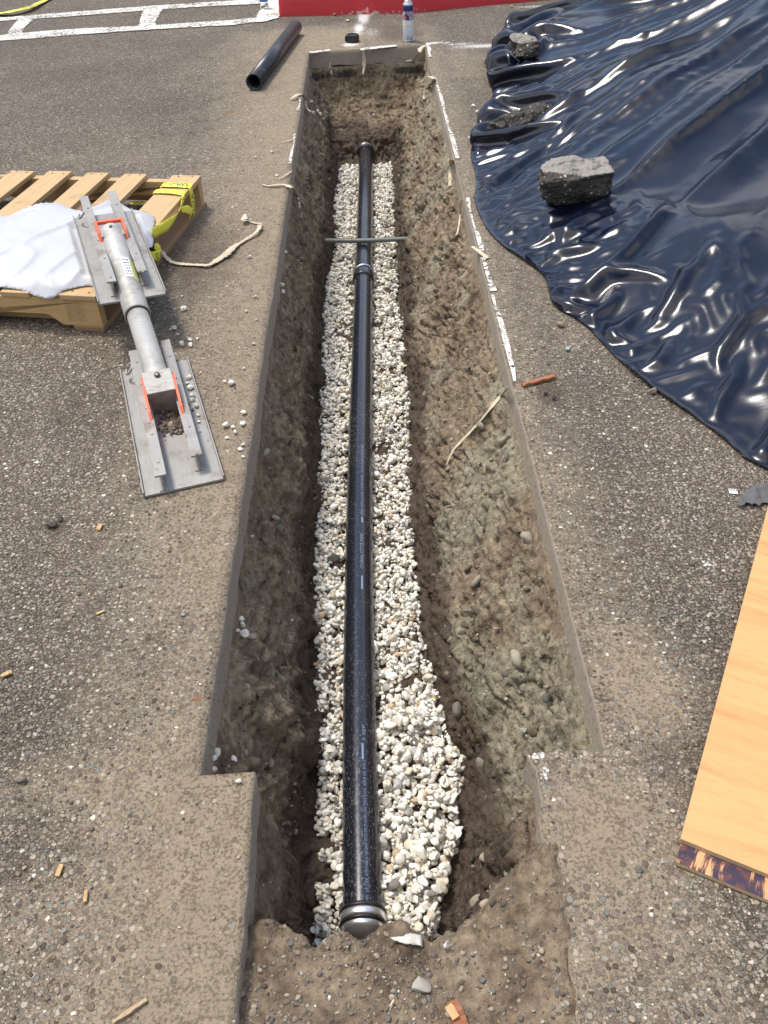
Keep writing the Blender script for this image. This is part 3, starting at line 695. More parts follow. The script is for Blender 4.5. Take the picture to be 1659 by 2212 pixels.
# far joint at the dirt face
ifar = len(PP) - 2; Mf = axis_M(ifar, True)
bm = bmesh.new(); lathe(bm, [(r0, -.05), (r0 + .009, -.048), (r0 + .010, -.03), (r0 + .0065, -.028), (r0 + .0065, -.006), (r0 + .010, -.004), (r0 + .0098, .03), (r0, .032)], 48, Mf)
fh = rel(bmobj('coupling', bm, M_rubber, pipe, True), pipe)
bm = bmesh.new(); lathe(bm, [(r0 + .006, -.024), (r0 + .0082, -.023), (r0 + .0082, -.011), (r0 + .006, -.010)], 48, Mf)
b2 = bmobj('clamp_band', bm, M_steel, fh, True); b2.matrix_parent_inverse = Matrix()
def text_mesh(s, size, spacing=1.0):
    cu = bpy.data.curves.new('t', 'FONT'); cu.body = s; cu.size = size; cu.space_character = spacing; cu.resolution_u = 2
    ob = bpy.data.objects.new('t', cu); sc.collection.objects.link(ob); dg = bpy.context.evaluated_depsgraph_get()
    me = bpy.data.meshes.new_from_object(ob.evaluated_get(dg)); bpy.data.objects.remove(ob)
    vs = [v.co.copy() for v in me.vertices]; fs = [list(p.vertices) for p in me.polygons]; bpy.data.meshes.remove(me); return vs, fs
def pipe_text(s, y0, y1, size, ang):
    vs, fs = text_mesh(s, size); L = max(v.x for v in vs); k = (y1 - y0) / L
    bm = bmesh.new(); bv = []
    for v in vs:
        y = y0 + v.x * k; a = ang + (size * .36 - v.y) / PIPE_R      # text runs away from the camera, tops to the left
        rr_ = PIPE_R + .0009; bv.append(bm.verts.new((float(pipe_x(y)) + math.sin(a) * rr_, y, PIPE_Z + math.cos(a) * rr_)))
    for f in fs:
        try: bm.faces.new([bv[i] for i in f])
        except ValueError: pass
    return rel(bmobj('printed_text', bm, M_print, pipe), pipe)
Yp = lambda y: px(785, y, PIPE_Z + PIPE_R).y
pipe_text('ABS DWV   U.P. CODE  ASTM F1488-14  NSF-DWV  CP-727-FPS CP-110-FPC-DWV  MADE IN U.S.A.  10/20/18  20:41  EXTR 15', Yp(1962), Yp(1642), .0115, .26)
pipe_text('3 SEP', Yp(1600), Yp(1565), .011, .26)
pipe_text('CHARLOTTE PIPE', Yp(1228), Yp(1152), .015, .24)
pipe_text('ABS CELLULAR CORE PIPE   NOT FOR PRESSURE', Yp(1112), Yp(960), .010, .22)
for ya, yb, a_ in ((1640, 1605, .18), (1272, 1243, .24), (1128, 1116, .24)):
    bm = bmesh.new()
    for k in range(1):
        p_ = [(Yp(ya) + (Yp(yb) - Yp(ya)) * t, a_ + da) for t, da in ((0, -.05), (1, -.05), (1, .07), (0, .07))]
        bm.faces.new([bm.verts.new((float(pipe_x(y)) + math.sin(a) * (PIPE_R + .0009), y, PIPE_Z + math.cos(a) * (PIPE_R + .0009))) for y, a in p_])
    rel(bmobj('printed_mark', bm, M_print, pipe), pipe)

# thin grey pipe crossing the trench
la, lb_ = px(712, 520, -.45), px(858, 517, -.45)
bm = bmesh.new(); d_ = (lb_ - la); pts = [la - d_ * .16 + Vector((0, 0, .004)), la, la.lerp(lb_, .5) + Vector((0, 0, -.004)), lb_, lb_ + d_ * .16]
tube(bm, densify(pts, 6), .0125, 20)
tag(bmobj('cross_pipe', bm, plain('galvanised thin pipe', (.16, .17, .155), .5, .3, scale=50, dirt=.7, dcol=(.10, .08, .06)), None, True), 'thin grey metal pipe crossing the trench above the black drain pipe', 'pipe')

# loose length of pipe lying at the far left
a, b = px(550, 196), px(640, 74); a.z = b.z = .0485; dd = (b - a).normalized()
bm = bmesh.new(); Ml = frame(a, (0, 0, 1), dd)
Ml = Matrix.Translation(a) @ Matrix((dd.cross(Vector((0, 0, 1))).normalized(), dd.cross(dd.cross(Vector((0, 0, 1)))).normalized(), dd)).transposed().to_4x4()
lathe(bm, [(.0480, 0), (.0480, (b - a).length), (.0415, (b - a).length), (.0415, 0)], 48, Ml, closed=True)
tag(bmobj('loose_pipe', bm, plain('dusty black plastic', (.022, .023, .027), .34, var=.3, scale=60, dirt=.45, dcol=(.12, .12, .12)), None, True), 'short open-ended black pipe lying loose on the asphalt left of the far trench end', 'pipe')

# ------------------------------------------------------------------ pallet
U = (px(435, 378, .14) - px(206, 640, .14)); U.z = 0; PL = U.length; U.normalize(); Vv = Vector((-U.y, U.x, 0))
P0 = px(206, 640, .14); P0.z = 0
MP = Matrix.Translation(P0) @ Matrix((Vv, U, Vector((0, 0, 1)))).transposed().to_4x4()   # local x = left along the stringer, y = along a board
HP = .14
M_w1 = mat_wood('pallet pine board', (.40, .255, .115), (.61, .43, .225), 'Y', .9, .65, (.20, .13, .08)); M_w2 = mat_wood('pallet stringer pine', (.46, .29, .12), (.68, .47, .22), 'X', .9, .35, (.28, .17, .09))
M_w3 = mat_wood('pallet weathered board', (.22, .13, .07), (.36, .23, .12), 'Y', .9, .5, (.18, .12, .08)); M_nail = plain('rusty nail', (.12, .07, .05), .6)
pal = empty('wooden_pallet'); pal.matrix_world = MP; bpy.context.view_layer.update()
tag(pal, 'pale pine shipping pallet on the asphalt with yellow tape round one corner', 'pallet')
LX = 1.42
BD = .019
def stringer(y0, y1, mats, notch=True):
    bm = bmesh.new(); z0, z1 = BD * .9, HP - BD; prof = [(0.004, z0), (0.004, z1), (LX, z1), (LX, z0)]
    if notch: prof = [(.004, z0), (.004, z1), (LX, z1), (LX, z0), (1.18, z0), (1.155, z0 + .035), (.88, z0 + .035), (.85, z0), (.58, z0), (.555, z0 + .04), (.205, z0 + .04), (.155, z0)]
    fa = [bm.verts.new((x, y0, z)) for x, z in prof]; fb = [bm.verts.new((x, y1, z)) for x, z in prof]
    bm.faces.new(fa); bm.faces.new(fb[::-1])
    for i in range(len(prof)): bm.faces.new((fa[i], fb[i], fb[(i + 1) % len(prof)], fa[(i + 1) % len(prof)]))
    bmesh.ops.triangulate(bm, faces=[f for f in bm.faces if len(f.verts) > 4])
    bmesh.ops.bevel(bm, geom=[e for e in bm.edges if e.calc_face_angle(0) > .6], offset=.002, segments=1, affect='EDGES')
    return bmobj('stringer', bm, mats, pal)
stringer(.006, .044, M_w2); stringer(PL / 2 - .02, PL / 2 + .02, M_w3); stringer(PL - .044, PL - .006, M_w1)
def board(x0, wd, z0, mat_, y0=0, y1=None, nails=True):
    y1 = PL if y1 is None else y1
    bm = bmesh.new(); box(bm, (x0, y0 + random.uniform(-.004, .004), z0), (x0 + wd, y1 + random.uniform(-.006, .006), z0 + BD), .003, jit=.0012)
    if nails:
        for yy in (y0 + .025, PL / 2, y1 - .025):
            for xx in (x0 + wd * .25, x0 + wd * .72):
                lathe(bm, [(.0045, z0 + BD - .002), (.0045, z0 + BD + .0012), (.001, z0 + BD + .0014)], 8, Matrix.Translation((xx, yy + random.uniform(-.006, .006), 0)), mi=1)
    return bmobj('deck_board' if z0 > .05 else 'bottom_board', bm, [mat_, M_nail], pal)
ups = Vector((px(0, 378, .14) - px(435, 378, .14)))
def bx(zx):   # zoomed photo column on the back edge -> local x
    q_ = MP.inverted() @ px(zx * .2723, 343.4 + 90 * .2723 + (zx / 1565) * 12, HP); return q_.x
xs = [(.0, .135)] + [(bx(z1), bx(z0) - bx(z1)) for z0, z1 in ((985, 1165), (690, 860), (380, 560), (90, 270))]
for i, (x0, wd) in enumerate(xs): board(x0, max(.085, wd), HP - BD, M_w1 if i % 2 else M_w3 if i == 7 else M_w1)
x0 = xs[-1][0]
for k in range(4): board(x0 + .178 * (k + 1), .1, HP - BD, M_w1)
for x0, wd in ((.0, .115), (.52, .09), (.80, .09), (1.28, .1)): board(x0, wd, 0.0, M_w3, nails=False)
# stamps on the front stringer
vs, fs = [], []
bm = bmesh.new()
def stamp(s, x, z, size, rot=0):
    vs, fs = text_mesh(s, size); bv = [bm.verts.new((x - (v.x * math.cos(rot) - v.y * math.sin(rot)), .0052, z + v.x * math.sin(rot) + v.y * math.cos(rot))) for v in vs]
    for f in fs:
        try: bm.faces.new([bv[i] for i in f])
        except ValueError: pass
for k in range(4):
    for (x, w_) in ((.128, .03), (.092, .03)):
        zc = .038 + k * .023
        for (a0, b0, a1, b1) in ((0, 0, w_, .001), (0, .019, w_, .020), (0, 0, .001, .02), (w_ - .001, 0, w_, .02)):
            bm.faces.new([bm.verts.new(c) for c in ((x - a0, .0052, zc + b0), (x - a1, .0052, zc + b0), (x - a1, .0052, zc + b1), (x - a0, .0052, zc + b1))])
        stamp('HT', x - .004, zc + .004, .015)
bmobj('stamp', bm, plain('brown stamp ink', (.30, .20, .11), .8), pal)

# ------------------------------------------------------------------ white plastic sheet lying over the pallet
def inside(px_, py_, poly):
    c = np.zeros(px_.shape, bool); n = len(poly)
    for i in range(n):
        x1, y1 = poly[i]; x2, y2 = poly[(i + 1) % n]
        c ^= ((y1 > py_) != (y2 > py_)) & (px_ < (x2 - x1) * (py_ - y1) / (y2 - y1 + 1e-12) + x1)
    return c
def seg_dist(px_, py_, poly):
    d = np.full(px_.shape, 1e9); n = len(poly)
    for i in range(n):
        x1, y1 = poly[i]; x2, y2 = poly[(i + 1) % n]; dx, dy = x2 - x1, y2 - y1
        t = np.clip(((px_ - x1) * dx + (py_ - y1) * dy) / (dx * dx + dy * dy), 0, 1); d = np.minimum(d, np.hypot(px_ - x1 - t * dx, py_ - y1 - t * dy))
    return d
def grid_sheet(name, poly, zf, step, mat_, parent=None, thick=.0008, Minv=None, snap=True):
    P = np.array(poly); x0, y0 = P.min(0) - step; x1, y1 = P.max(0) + step
    xs_ = np.arange(x0, x1 + step, step); ys_ = np.arange(y0, y1 + step, step); X, Y = np.meshgrid(xs_, ys_)
    ins = inside(X, Y, poly)
    # pull the outermost ring of vertices on to the outline so the edge is clean
    n1 = np.zeros_like(ins); n1[1:-1, 1:-1] = ins[:-2, 1:-1] | ins[2:, 1:-1] | ins[1:-1, :-2] | ins[1:-1, 2:] | ins[:-2, :-2] | ins[2:, 2:] | ins[:-2, 2:] | ins[2:, :-2]
    ring = n1 & ~ins
    if snap:
        rx, ry = X[ring], Y[ring]; bestd = np.full(rx.shape, 1e9); bx_, by_ = rx.copy(), ry.copy()
        for i in range(len(poly)):
            ax, ay = poly[i]; cx, cy = poly[(i + 1) % len(poly)]; dx, dy = cx - ax, cy - ay
            t = np.clip(((rx - ax) * dx + (ry - ay) * dy) / (dx * dx + dy * dy + 1e-12), 0, 1); qx, qy = ax + t * dx, ay + t * dy; d = np.hypot(rx - qx, ry - qy)
            m = d < bestd; bestd = np.where(m, d, bestd); bx_ = np.where(m, qx, bx_); by_ = np.where(m, qy, by_)
        X[ring], Y[ring] = bx_, by_
    ok = ins | ring; Z = zf(X, Y)
    I = -np.ones(X.shape, int); I[ok] = np.arange(ok.sum())
    Q = np.stack([I[:-1, :-1], I[:-1, 1:], I[1:, 1:], I[1:, :-1]], -1).reshape(-1, 4); Q = Q[(Q >= 0).all(1)]
    if isinstance(Z, tuple): V_ = np.stack([Z[0][ok], Z[1][ok], Z[2][ok]], -1)
    else: V_ = np.stack([X[ok], Y[ok], Z[ok]], -1)
    o = bigmesh(name, V_, Q, mat_, parent)
    if thick: s_ = o.modifiers.new('thickness', 'SOLIDIFY'); s_.thickness = thick; s_.offset = -1
    return o
def smooth_poly(P, n=6, jit=0, seed=0):
    rs = random.Random(seed); P = [Vector(p).to_2d() for p in P]; o = []; m = len(P)
    for i in range(m):
        p0, p1, p2, p3 = P[i - 1], P[i], P[(i + 1) % m], P[(i + 2) % m]
        for k in range(n):
            t = k / n; q_ = .5 * ((2 * p1) + (p2 - p0) * t + (2 * p0 - 5 * p1 + 4 * p2 - p3) * t * t + (3 * p1 - p0 - 3 * p2 + p3) * t ** 3)
            o.append((q_.x + rs.uniform(-jit, jit), q_.y + rs.uniform(-jit, jit)))
    return o
bagP = [px(a, b, .17) for a, b in [(-260, 470), (-120, 455), (0, 462), (60, 438), (100, 430), (140, 434), (172, 446), (200, 438), (235, 424), (262, 432), (290, 445), (330, 455), (328, 485), (324, 510), (296, 522), (255, 560), (214, 598), (176, 604), (140, 612), (105, 622), (70, 618), (30, 610), (-60, 606), (-260, 606)]]
bagpoly = smooth_poly(bagP, 8, .0012, 3)
def bag_z(x, y):
    d = np.maximum(seg_dist(x, y, bagpoly), 0) * inside(x, y, bagpoly)
    th = HP + .006 + .05 * (1 - np.exp(-d / .07)) * (1 + .35 * vn(x * 3.2, y * 3.2, s=2))
    a = .9; u = x * math.cos(a) + y * math.sin(a); v = -x * math.sin(a) + y * math.cos(a)
    f = 1 - np.abs(fbm(u * 2.2, v * 9 + .6 * vn(u * 4, v * 4, s=31), s=32, o=1)); th += .014 * f ** 7 * (1 - np.exp(-d / .03))
    f2 = 1 - np.abs(fbm(u * 9, v * 4, s=35, o=3)); th += .003 * f2 ** 7
    th += .003 * fbm(x * 10, y * 10, s=33, o=2)
    q_ = (x - P0.x) * U.x + (y - P0.y) * U.y          # depth behind the front edge
    th = np.where(q_ < .02, th - np.clip(.02 - q_, 0, .2) * .5, th)
    rr_ = -((x - P0.x) * Vv.x + (y - P0.y) * Vv.y); th = np.where(rr_ > .01, th - (rr_ - .01) * .6, th)
    lx, ly = x + .93, y - 3.0; return np.minimum(th, np.where(inrail(x, y), .168, 9))
def inrail(x, y):
    a0, a1 = Vector((-.809, 2.661)), Vector((-1.033, 3.286)); d = (a1 - a0).normalized(); u = (x - a0.x) * d.x + (y - a0.y) * d.y; v = (x - a0.x) * d.y - (y - a0.y) * d.x
    return (u > -.03) & (u < .72) & (np.abs(v) < .13)
gB = G('white plastic sheet'); gB.p(Base_Color=gB.mix(gB.noise(6, 4), (.62, .63, .67), (.74, .74, .76)), Roughness=.38, Subsurface_Weight=0.0, Transmission_Weight=0.0)
gB.bump(gB.noise(14, 4, .5, dist=1.5), .25, .005)
tr = gB.n('ShaderNodeBsdfTranslucent'); tr.inputs[0].default_value = (.85, .85, .87, 1); mxs = gB.n('ShaderNodeMixShader'); mxs.inputs[0].default_value = .3
gB.l(gB.b.outputs[0], mxs.inputs[1]); gB.l(tr.outputs[0], mxs.inputs[2]); gB.l(mxs.outputs[0], gB.out.inputs['Surface'])
bag = grid_sheet('plastic_sheet', bagpoly, bag_z, .008, gB.m)
tag(bag, 'crumpled white plastic sheet spread over the pallet under the metal jack', 'plastic sheet')

# ------------------------------------------------------------------ aluminium shoring jack: two rails joined by a hydraulic cylinder
def mat_alu(name, lo=(.25, .24, .22), hi=(.42, .405, .375), dirt=.8):
    g = G(name); st = g.noise(5, 5, .6, g.map((3, 30, 30))); c = g.mix(g.noise(9, 5, .6), lo, hi)
    c = g.mix(g.math('MULTIPLY', g.sm(st, .5, .75), .4), c, tuple(x * .55 for x in lo))
    c = g.mix(g.math('MULTIPLY', g.sm(g.noise(7, 6, .7), .50, .68), dirt), c, (.20, .165, .125))
    c = g.mix(g.math('MULTIPLY', g.sm(g.noise(26, 5, .7), .62, .70), .75), c, (.11, .095, .08))
    g.p(Base_Color=c, Roughness=g.math('MULTIPLY_ADD', st, .25, .42), Metallic=.30); g.bump(st, .15, .002); return g.m
M_alu, M_alu2 = mat_alu('worn aluminium'), mat_alu('aluminium tube', (.40, .395, .37), (.55, .54, .51), .5)
M_or = plain('orange painted steel', (.86, .13, .045), .5, var=.15, scale=40, dirt=.3)
M_bolt = plain('bolt steel', (.20, .16, .13), .5, .7)
jack = empty('shoring_jack', px(345, 830)); bpy.context.view_layer.update()
tag(jack, 'worn aluminium trench jack with orange brackets, one plate resting on the pallet', 'shoring jack')
RW, RL = .217, .68
def rail(M, ends=((-.004, .70), (.075, .73)), orange_at=(.30, .40)):
    """local x along the rail from its near end, y across from left to right, z up"""
    Mi = jack.matrix_world.inverted() @ M
    def put(name, bm, mat_, par, smooth=False):
        o = bmobj(name, bm, mat_, par, smooth)
        if par is jack: o.matrix_local = Mi
        return o
    bm = bmesh.new(); box(bm, (0, 0, 0), (RL, RW, .006), .0015); box(bm, (0, -.004, 0), (RL, .0, .016), .001); box(bm, (0, RW, 0), (RL, RW + .004, .016), .001)
    box(bm, (-.003, .0, .0), (0, RW, .007), .001)
    pl = put('rail_plate', bm, M_alu, jack)
    for (e0, e1), yc in zip(ends, (.055, .162)):
        bm = bmesh.new(); box(bm, (e0, yc - .003, .006), (e1, yc + .003, .056), .001); box(bm, (e0, yc - .017, .056), (e1, yc + .015, .0625), .0015)
        box(bm, (e0, yc - .014, .006), (e1, yc + .012, .0105), .001)
        for k in range(5): lathe(bm, [(.004, .062), (.004, .0652), (.001, .0655)], 10, Matrix.Translation((.06 + k * .14, yc, 0)))
        put('rail_flange', bm, M_alu, pl)
    # lifting ring on the left flange at the far end
    bm = bmesh.new(); tube(bm, [(RL - .06 + .020 * math.cos(a), .028 + .012 * math.sin(a), .045 + .014 * math.sin(a)) for a in np.linspace(.3, 5.6, 18)], .0042, 10)
    put('lifting_ring', bm, M_alu, pl, True)
    return pl, Mi
b0, b1_ = px(400, 1058), px(336, 799); b0.z = b1_.z = .005; dl_ = (b1_ - b0).normalized()
RL1 = (b1_ - b0).length
M1 = frame(b0, dl_); M1 = M1 @ Matrix.Translation((0, 0, 0)); 
yv = M1.to_3x3() @ Vector((0, 1, 0))
# y must run from left to right in the photo, so build with the plate's y flipped to the right side
def rail_frame(nearmid, farmid, up=(0, 0, 1)):
    x = (farmid - nearmid).normalized(); z = Vector(up); z = (z - x * z.dot(x)).normalized(); y = x.cross(z)      # right-hand side
    return Matrix.Translation(nearmid - y * RW / 2) @ Matrix((x, y, z)).transposed().to_4x4(), x, y, z
M1, x1, y1, z1 = rail_frame(b0, b1_)
p1, Mi1 = rail(M1, ends=((.0, .705), (.055, .735)))
n2, f2_ = Vector((-.806, 2.655, .176)), Vector((-1.028, 3.272, .214))
M2, x2, y2, z2 = rail_frame(n2, f2_, up=(.05, -.02, 1))
p2, Mi2 = rail(M2, ends=((.03, .735), (.07, .75)))
def jput(name, bm, mat_, smooth=False, par=None):
    o = bmobj(name, bm, mat_, par or jack, smooth)
    o.matrix_parent_inverse = jack.matrix_world.inverted() if par is None else Matrix(); return o
# pivot block between the lower rail's flanges
AX0 = M1 @ Vector((.455, .108, .085)); AX1 = M2 @ Vector((.33, .108, .085))
ax = (AX1 - AX0).normalized(); sidev = y1; nv = ax.cross(sidev).normalized() * -1
if nv.z < 0: nv = -nv
bm = bmesh.new(); Mb = Matrix.Translation(M1 @ Vector((.415, .1085, .056))) @ Matrix((x1, y1, z1)).transposed().to_4x4() @ Matrix.Rotation(R(-14), 4, 'Y')
box(bm, (-.045, -.0445, -.045), (.05, .0445, .055), .003, Mb)
blk = jput('pivot_block', bm, M_alu)
bm = bmesh.new(); lathe(bm, [(.009, 0), (.009, .007), (.003, .008)], 12, Mb @ Matrix.Translation((.025, 0, .055))); jput('bolt', bm, M_bolt, True, blk)
tA = Mb @ Vector((.045, 0, .012)); tE = M2 @ Vector((.40, .108, .062)); axv = (tE - tA); LT = axv.length; axv.normalize(); xx_ = axv.cross(Vector((0, 0, 1))).normalized()
Mt = Matrix.Translation(tA) @ Matrix((xx_, axv.cross(xx_), axv)).transposed().to_4x4()
tj = LT * .40
bm = bmesh.new(); lathe(bm, [(.030, -.035), (.040, -.01), (.0415, .02), (.0375, .035), (.0355, .05), (.0355, tj + .03)], 48, Mt); jput('cylinder_rod', bm, M_alu2, True)
bm = bmesh.new(); lathe(bm, [(.0365, tj), (.0425, tj), (.0430, tj + .008), (.0425, tj + .014), (.0425, LT - .03), (.041, LT - .012), (.035, LT), (.012, LT + .003)], 48, Mt); jput('cylinder_barrel', bm, M_alu2, True)
bm = bmesh.new(); lathe(bm, [(.036, tj - .0015), (.0395, tj - .0012), (.0395, tj + .001), (.036, tj + .001)], 48, Mt); jput('seal_ring', bm, M_rubber, True)
bm = bmesh.new(); Mu = Matrix.Translation(M2 @ Vector((.395, .108, .035))) @ Matrix((x2, y2, z2)).transposed().to_4x4()
box(bm, (-.07, -.042, -.028), (.028, .042, .046), .003, Mu); blk2 = jput('pivot_block', bm, M_alu)
bm = bmesh.new(); up_ = axv.cross(xx_); up_ = up_ if up_.z > 0 else -up_
lathe(bm, [(.006, 0), (.006, .006), (.002, .007)], 12, Matrix.Translation(tA + axv * (LT - .035) + up_ * .0405) @ Vector((0, 0, 1)).rotation_difference(up_).to_matrix().to_4x4()); jput('bolt', bm, M_bolt, True)
# orange U bracket on the upper rail and two orange side plates on the lower one
bm = bmesh.new(); L2 = lambda x, y, z: M2 @ Vector((x, y, z))
box(bm, (.430, .064, .004), (.442, .153, .088), .0015, M2)
for y_ in (.0580, .1500):
    vsb = [bm.verts.new(L2(x, yy, z)) for yy in (y_, y_ + .0085) for x, z in ((.29, .012), (.29, .030), (.345, .086), (.442, .090), (.442, .004), (.33, .004))]
    a_, b_ = vsb[:6], vsb[6:]; bm.faces.new(a_); bm.faces.new(b_[::-1])
    for i in range(6): bm.faces.new((a_[i], b_[i], b_[(i + 1) % 6], a_[(i + 1) % 6]))
jput('orange_bracket', bm, M_or)
for y_, dx in ((.0580, 0), (.1510, .012)):
    bm = bmesh.new(); pr_ = [(.205 + dx, .008), (.212 + dx, .020), (.29, .080), (.35, .104), (.43, .110), (.455, .102), (.40, .05), (.33, .008)]
    a_ = [bm.verts.new(M1 @ Vector((x, y_, z))) for x, z in pr_]; b_ = [bm.verts.new(M1 @ Vector((x, y_ + .0075, z))) for x, z in pr_]
    bm.faces.new(a_); bm.faces.new(b_[::-1])
    for i in range(len(pr_)): bm.faces.new((a_[i], b_[i], b_[(i + 1) % len(pr_)], a_[(i + 1) % len(pr_)]))
    jput('orange_bracket', bm, M_or)
# sticker on the barrel
def on_tube(s, a, r=.0432): return Mt @ Vector((r * math.cos(a), r * math.sin(a), s))
upang = math.atan2((Mt.to_3x3().inverted() @ Vector((0, 0, 1))).y, (Mt.to_3x3().inverted() @ Vector((0, 0, 1))).x)
rt = (Mt.to_3x3().inverted() @ Vector((1, -.2, 0))); rtang = math.atan2(rt.y, rt.x); sg_ = 1 if ((rtang - upang + math.pi) % (2 * math.pi) - math.pi) > 0 else -1
def sticker(name, s0, s1, a0, a1, mat_, r=.0434, rag=0.0, par=None):
    bm = bmesh.new(); n = 8; rows = []
    for i in range(7):
        s_ = s0 + (s1 - s0) * i / 6; rows.append([bm.verts.new(on_tube(s_ + random.uniform(-rag, rag), upang + sg_ * (a0 + (a1 - a0) * k / n + (random.uniform(-rag, rag) * 9 if k in (0, n) else 0)), r)) for k in range(n + 1)])
    for r0_, r1_ in zip(rows, rows[1:]):
        for k in range(n): bm.faces.new((r0_[k], r0_[k + 1], r1_[k + 1], r1_[k]))
    return jput(name, bm, mat_, True, par)
M_st = plain('sticker white', (.74, .74, .72), .4, var=.06); M_ink = plain('sticker ink', (.06, .06, .07), .6); M_yel = plain('sticker yellow green', (.55, .60, .20), .5, scale=60, dirt=.4, dcol=(.6, .6, .55))
sx = LT * .66
stk = sticker('sticker', sx - .055, sx + .055, -.05, .62, M_st, rag=.001)
sticker('sticker_edge', sx - .065, sx + .045, .60, 1.12, M_yel, rag=.007, par=stk)
for i in range(6):
    for k in range(3):
        s_ = sx + .042 - i * .016; a_ = .06 + k * .17
        sticker('sticker_print', s_ - random.uniform(.003, .008), s_, a_, a_ + random.uniform(.08, .14), M_ink, .0437, par=stk)

# ------------------------------------------------------------------ yellow caution tape
def mat_tape(name):
    g = G(name); g.p(Base_Color=g.mix(g.noise(20, 4), (.80, .74, .03), (.90, .84, .10)), Roughness=.32); g.bump(g.noise(60, 3), .2, .003); return g.m
M_tape = mat_tape('yellow tape'); M_tink = plain('tape lettering dark green', (.03, .12, .06), .4, var=.3)
def tape_text(root, s, P, s0, size, off, par=None, mirror=False, flip=1):
    """letters laid along the sampled ribbon centre line P"""
    vs, fs = text_mesh(s, size); Ls = [0]
    for i in range(1, len(P)): Ls.append(Ls[-1] + (P[i][0] - P[i - 1][0]).length)
    bm = bmesh.new(); bv = []
    for v in vs:
        d = min(max(s0 + (-v.x if mirror else v.x) * 1.0, 0), Ls[-1] - 1e-4); i = max(0, min(len(P) - 2, int(np.searchsorted(Ls, d)) - 1)); t = (d - Ls[i]) / max(1e-6, Ls[i + 1] - Ls[i])
        c = P[i][0].lerp(P[i + 1][0], t); tg = P[i + 1][0] - P[i][0]; s_ = P[i][2] if P[i][2] is not None else tg.cross(Vector((0, 0, 1)))
        s_ = s_.normalized(); nn = s_.cross(tg).normalized(); nn = nn if nn.dot(Vector((0, 0, CAMH)) - c) > 0 else -nn
        bv.append(bm.verts.new(c + s_ * flip * (size * .36 - v.y) + nn * off))
    for f in fs:
        try: bm.faces.new([bv[i] for i in f])
        except ValueError: pass
    o = bmobj('lettering', bm, M_tink, root); o.matrix_parent_inverse = root.matrix_world.inverted() if root.type == 'EMPTY' else Matrix(); return o
def T(zx, zy): return (zx * .2723, 343.4 + zy * .2723)
ct = empty('caution_tape', MP @ Vector((.05, PL - .25, HP))); bpy.context.view_layer.update()
tag(ct, 'yellow caution tape wrapped around the back corner of the pallet with a torn hanging tail', 'caution tape')
nR = -Vv                                                         # outward normal of the pallet's right side
def zt(zx, zy, z): return px(*T(zx, zy), z)
def side(zx, zy, off=.006): return pxp(*T(zx, zy), P0 + nR * off, nR)
zT = HP + .004
# strand over the top, then down the side
o1, PA = ribbon('tape_strand', [zt(1285, 205, zT), zt(1390, 205, zT + .003), zt(1505, 212, zT + .003), side(1512, 235, .012), side(1528, 330, .012), side(1545, 440, .012)], [.050, .05, .05, .045, .042, .03], M_tape, None, side=[U, U, U, U * 1 + Vector((0, 0, 0)), U, U], seed=1, sub=8, rag=.03)
o2, PB = ribbon('tape_strand', [zt(1225, 258, zT), zt(1330, 255, zT + .004), zt(1440, 268, zT + .004), side(1455, 290, .014), side(1430, 400, .02), side(1350, 510, .02), side(1215, 590, .02)], [.045, .045, .05, .045, .04, .05, .04], M_tape, None, side=[U, U, U, U, U, U * .6 + Vector((0, 0, .6)), Vector((0, 0, 1))], seed=2, sub=8, rag=.05)
o3, PC3 = ribbon('tape_strand', [side(1440, 405, .02), side(1490, 400, .03), side(1520, 430, .03), side(1500, 480, .02)], [.02, .035, .04, .012], M_tape, None, side=[Vector((0, 0, 1)), Vector((0, 0, 1)) + U, U, U], seed=3, rag=.1)
o4, PD = ribbon('tape_strand', [side(1190, 765, .01), side(1235, 770, .02), side(1270, 760, .015), side(1258, 715, .01), side(1225, 690, .0)], [.03, .04, .045, .04, .02], M_tape, None, side=[Vector((0, 0, 1))] * 2 + [U + Vector((0, 0, 1))] * 3, seed=4)
o5, PE = ribbon('tape_strand', [zt(1040, 345, .03), zt(1090, 350, .03), zt(1150, 345, .03)], .035, M_tape, None, side=[U] * 3, seed=5)
for o in (o1, o2, o3, o4, o5): o.parent = ct; o.matrix_parent_inverse = ct.matrix_world.inverted()
tape_text(ct, 'CAU', PA, .035, .042, .0025); tape_text(ct, 'AVISO', PA, .19, .040, .0025); tape_text(ct, 'CUIDA', PB, .20, .038, .0030); tape_text(ct, 'O', PD, .03, .04, .0028)
ct2 = empty('caution_tape', px(40, 22)); bpy.context.view_layer.update()
tag(ct2, 'yellow caution tape lying flat on the asphalt beyond the painted white lines', 'caution tape')
oq, PQ = ribbon('tape_strand', [px(-60, 38, .012), px(-20, 30, .014), px(20, 25, .03), px(60, 16, .03), px(85, 6, .018), px(120, -12, .012)], [.085, .085, .08, .075, .06, .05], M_tape, None, seed=6, rag=.04)
oq.parent = ct2; oq.matrix_parent_inverse = ct2.matrix_world.inverted(); tape_text(ct2, 'CUIDADO', PQ, .42, .06, .0025)
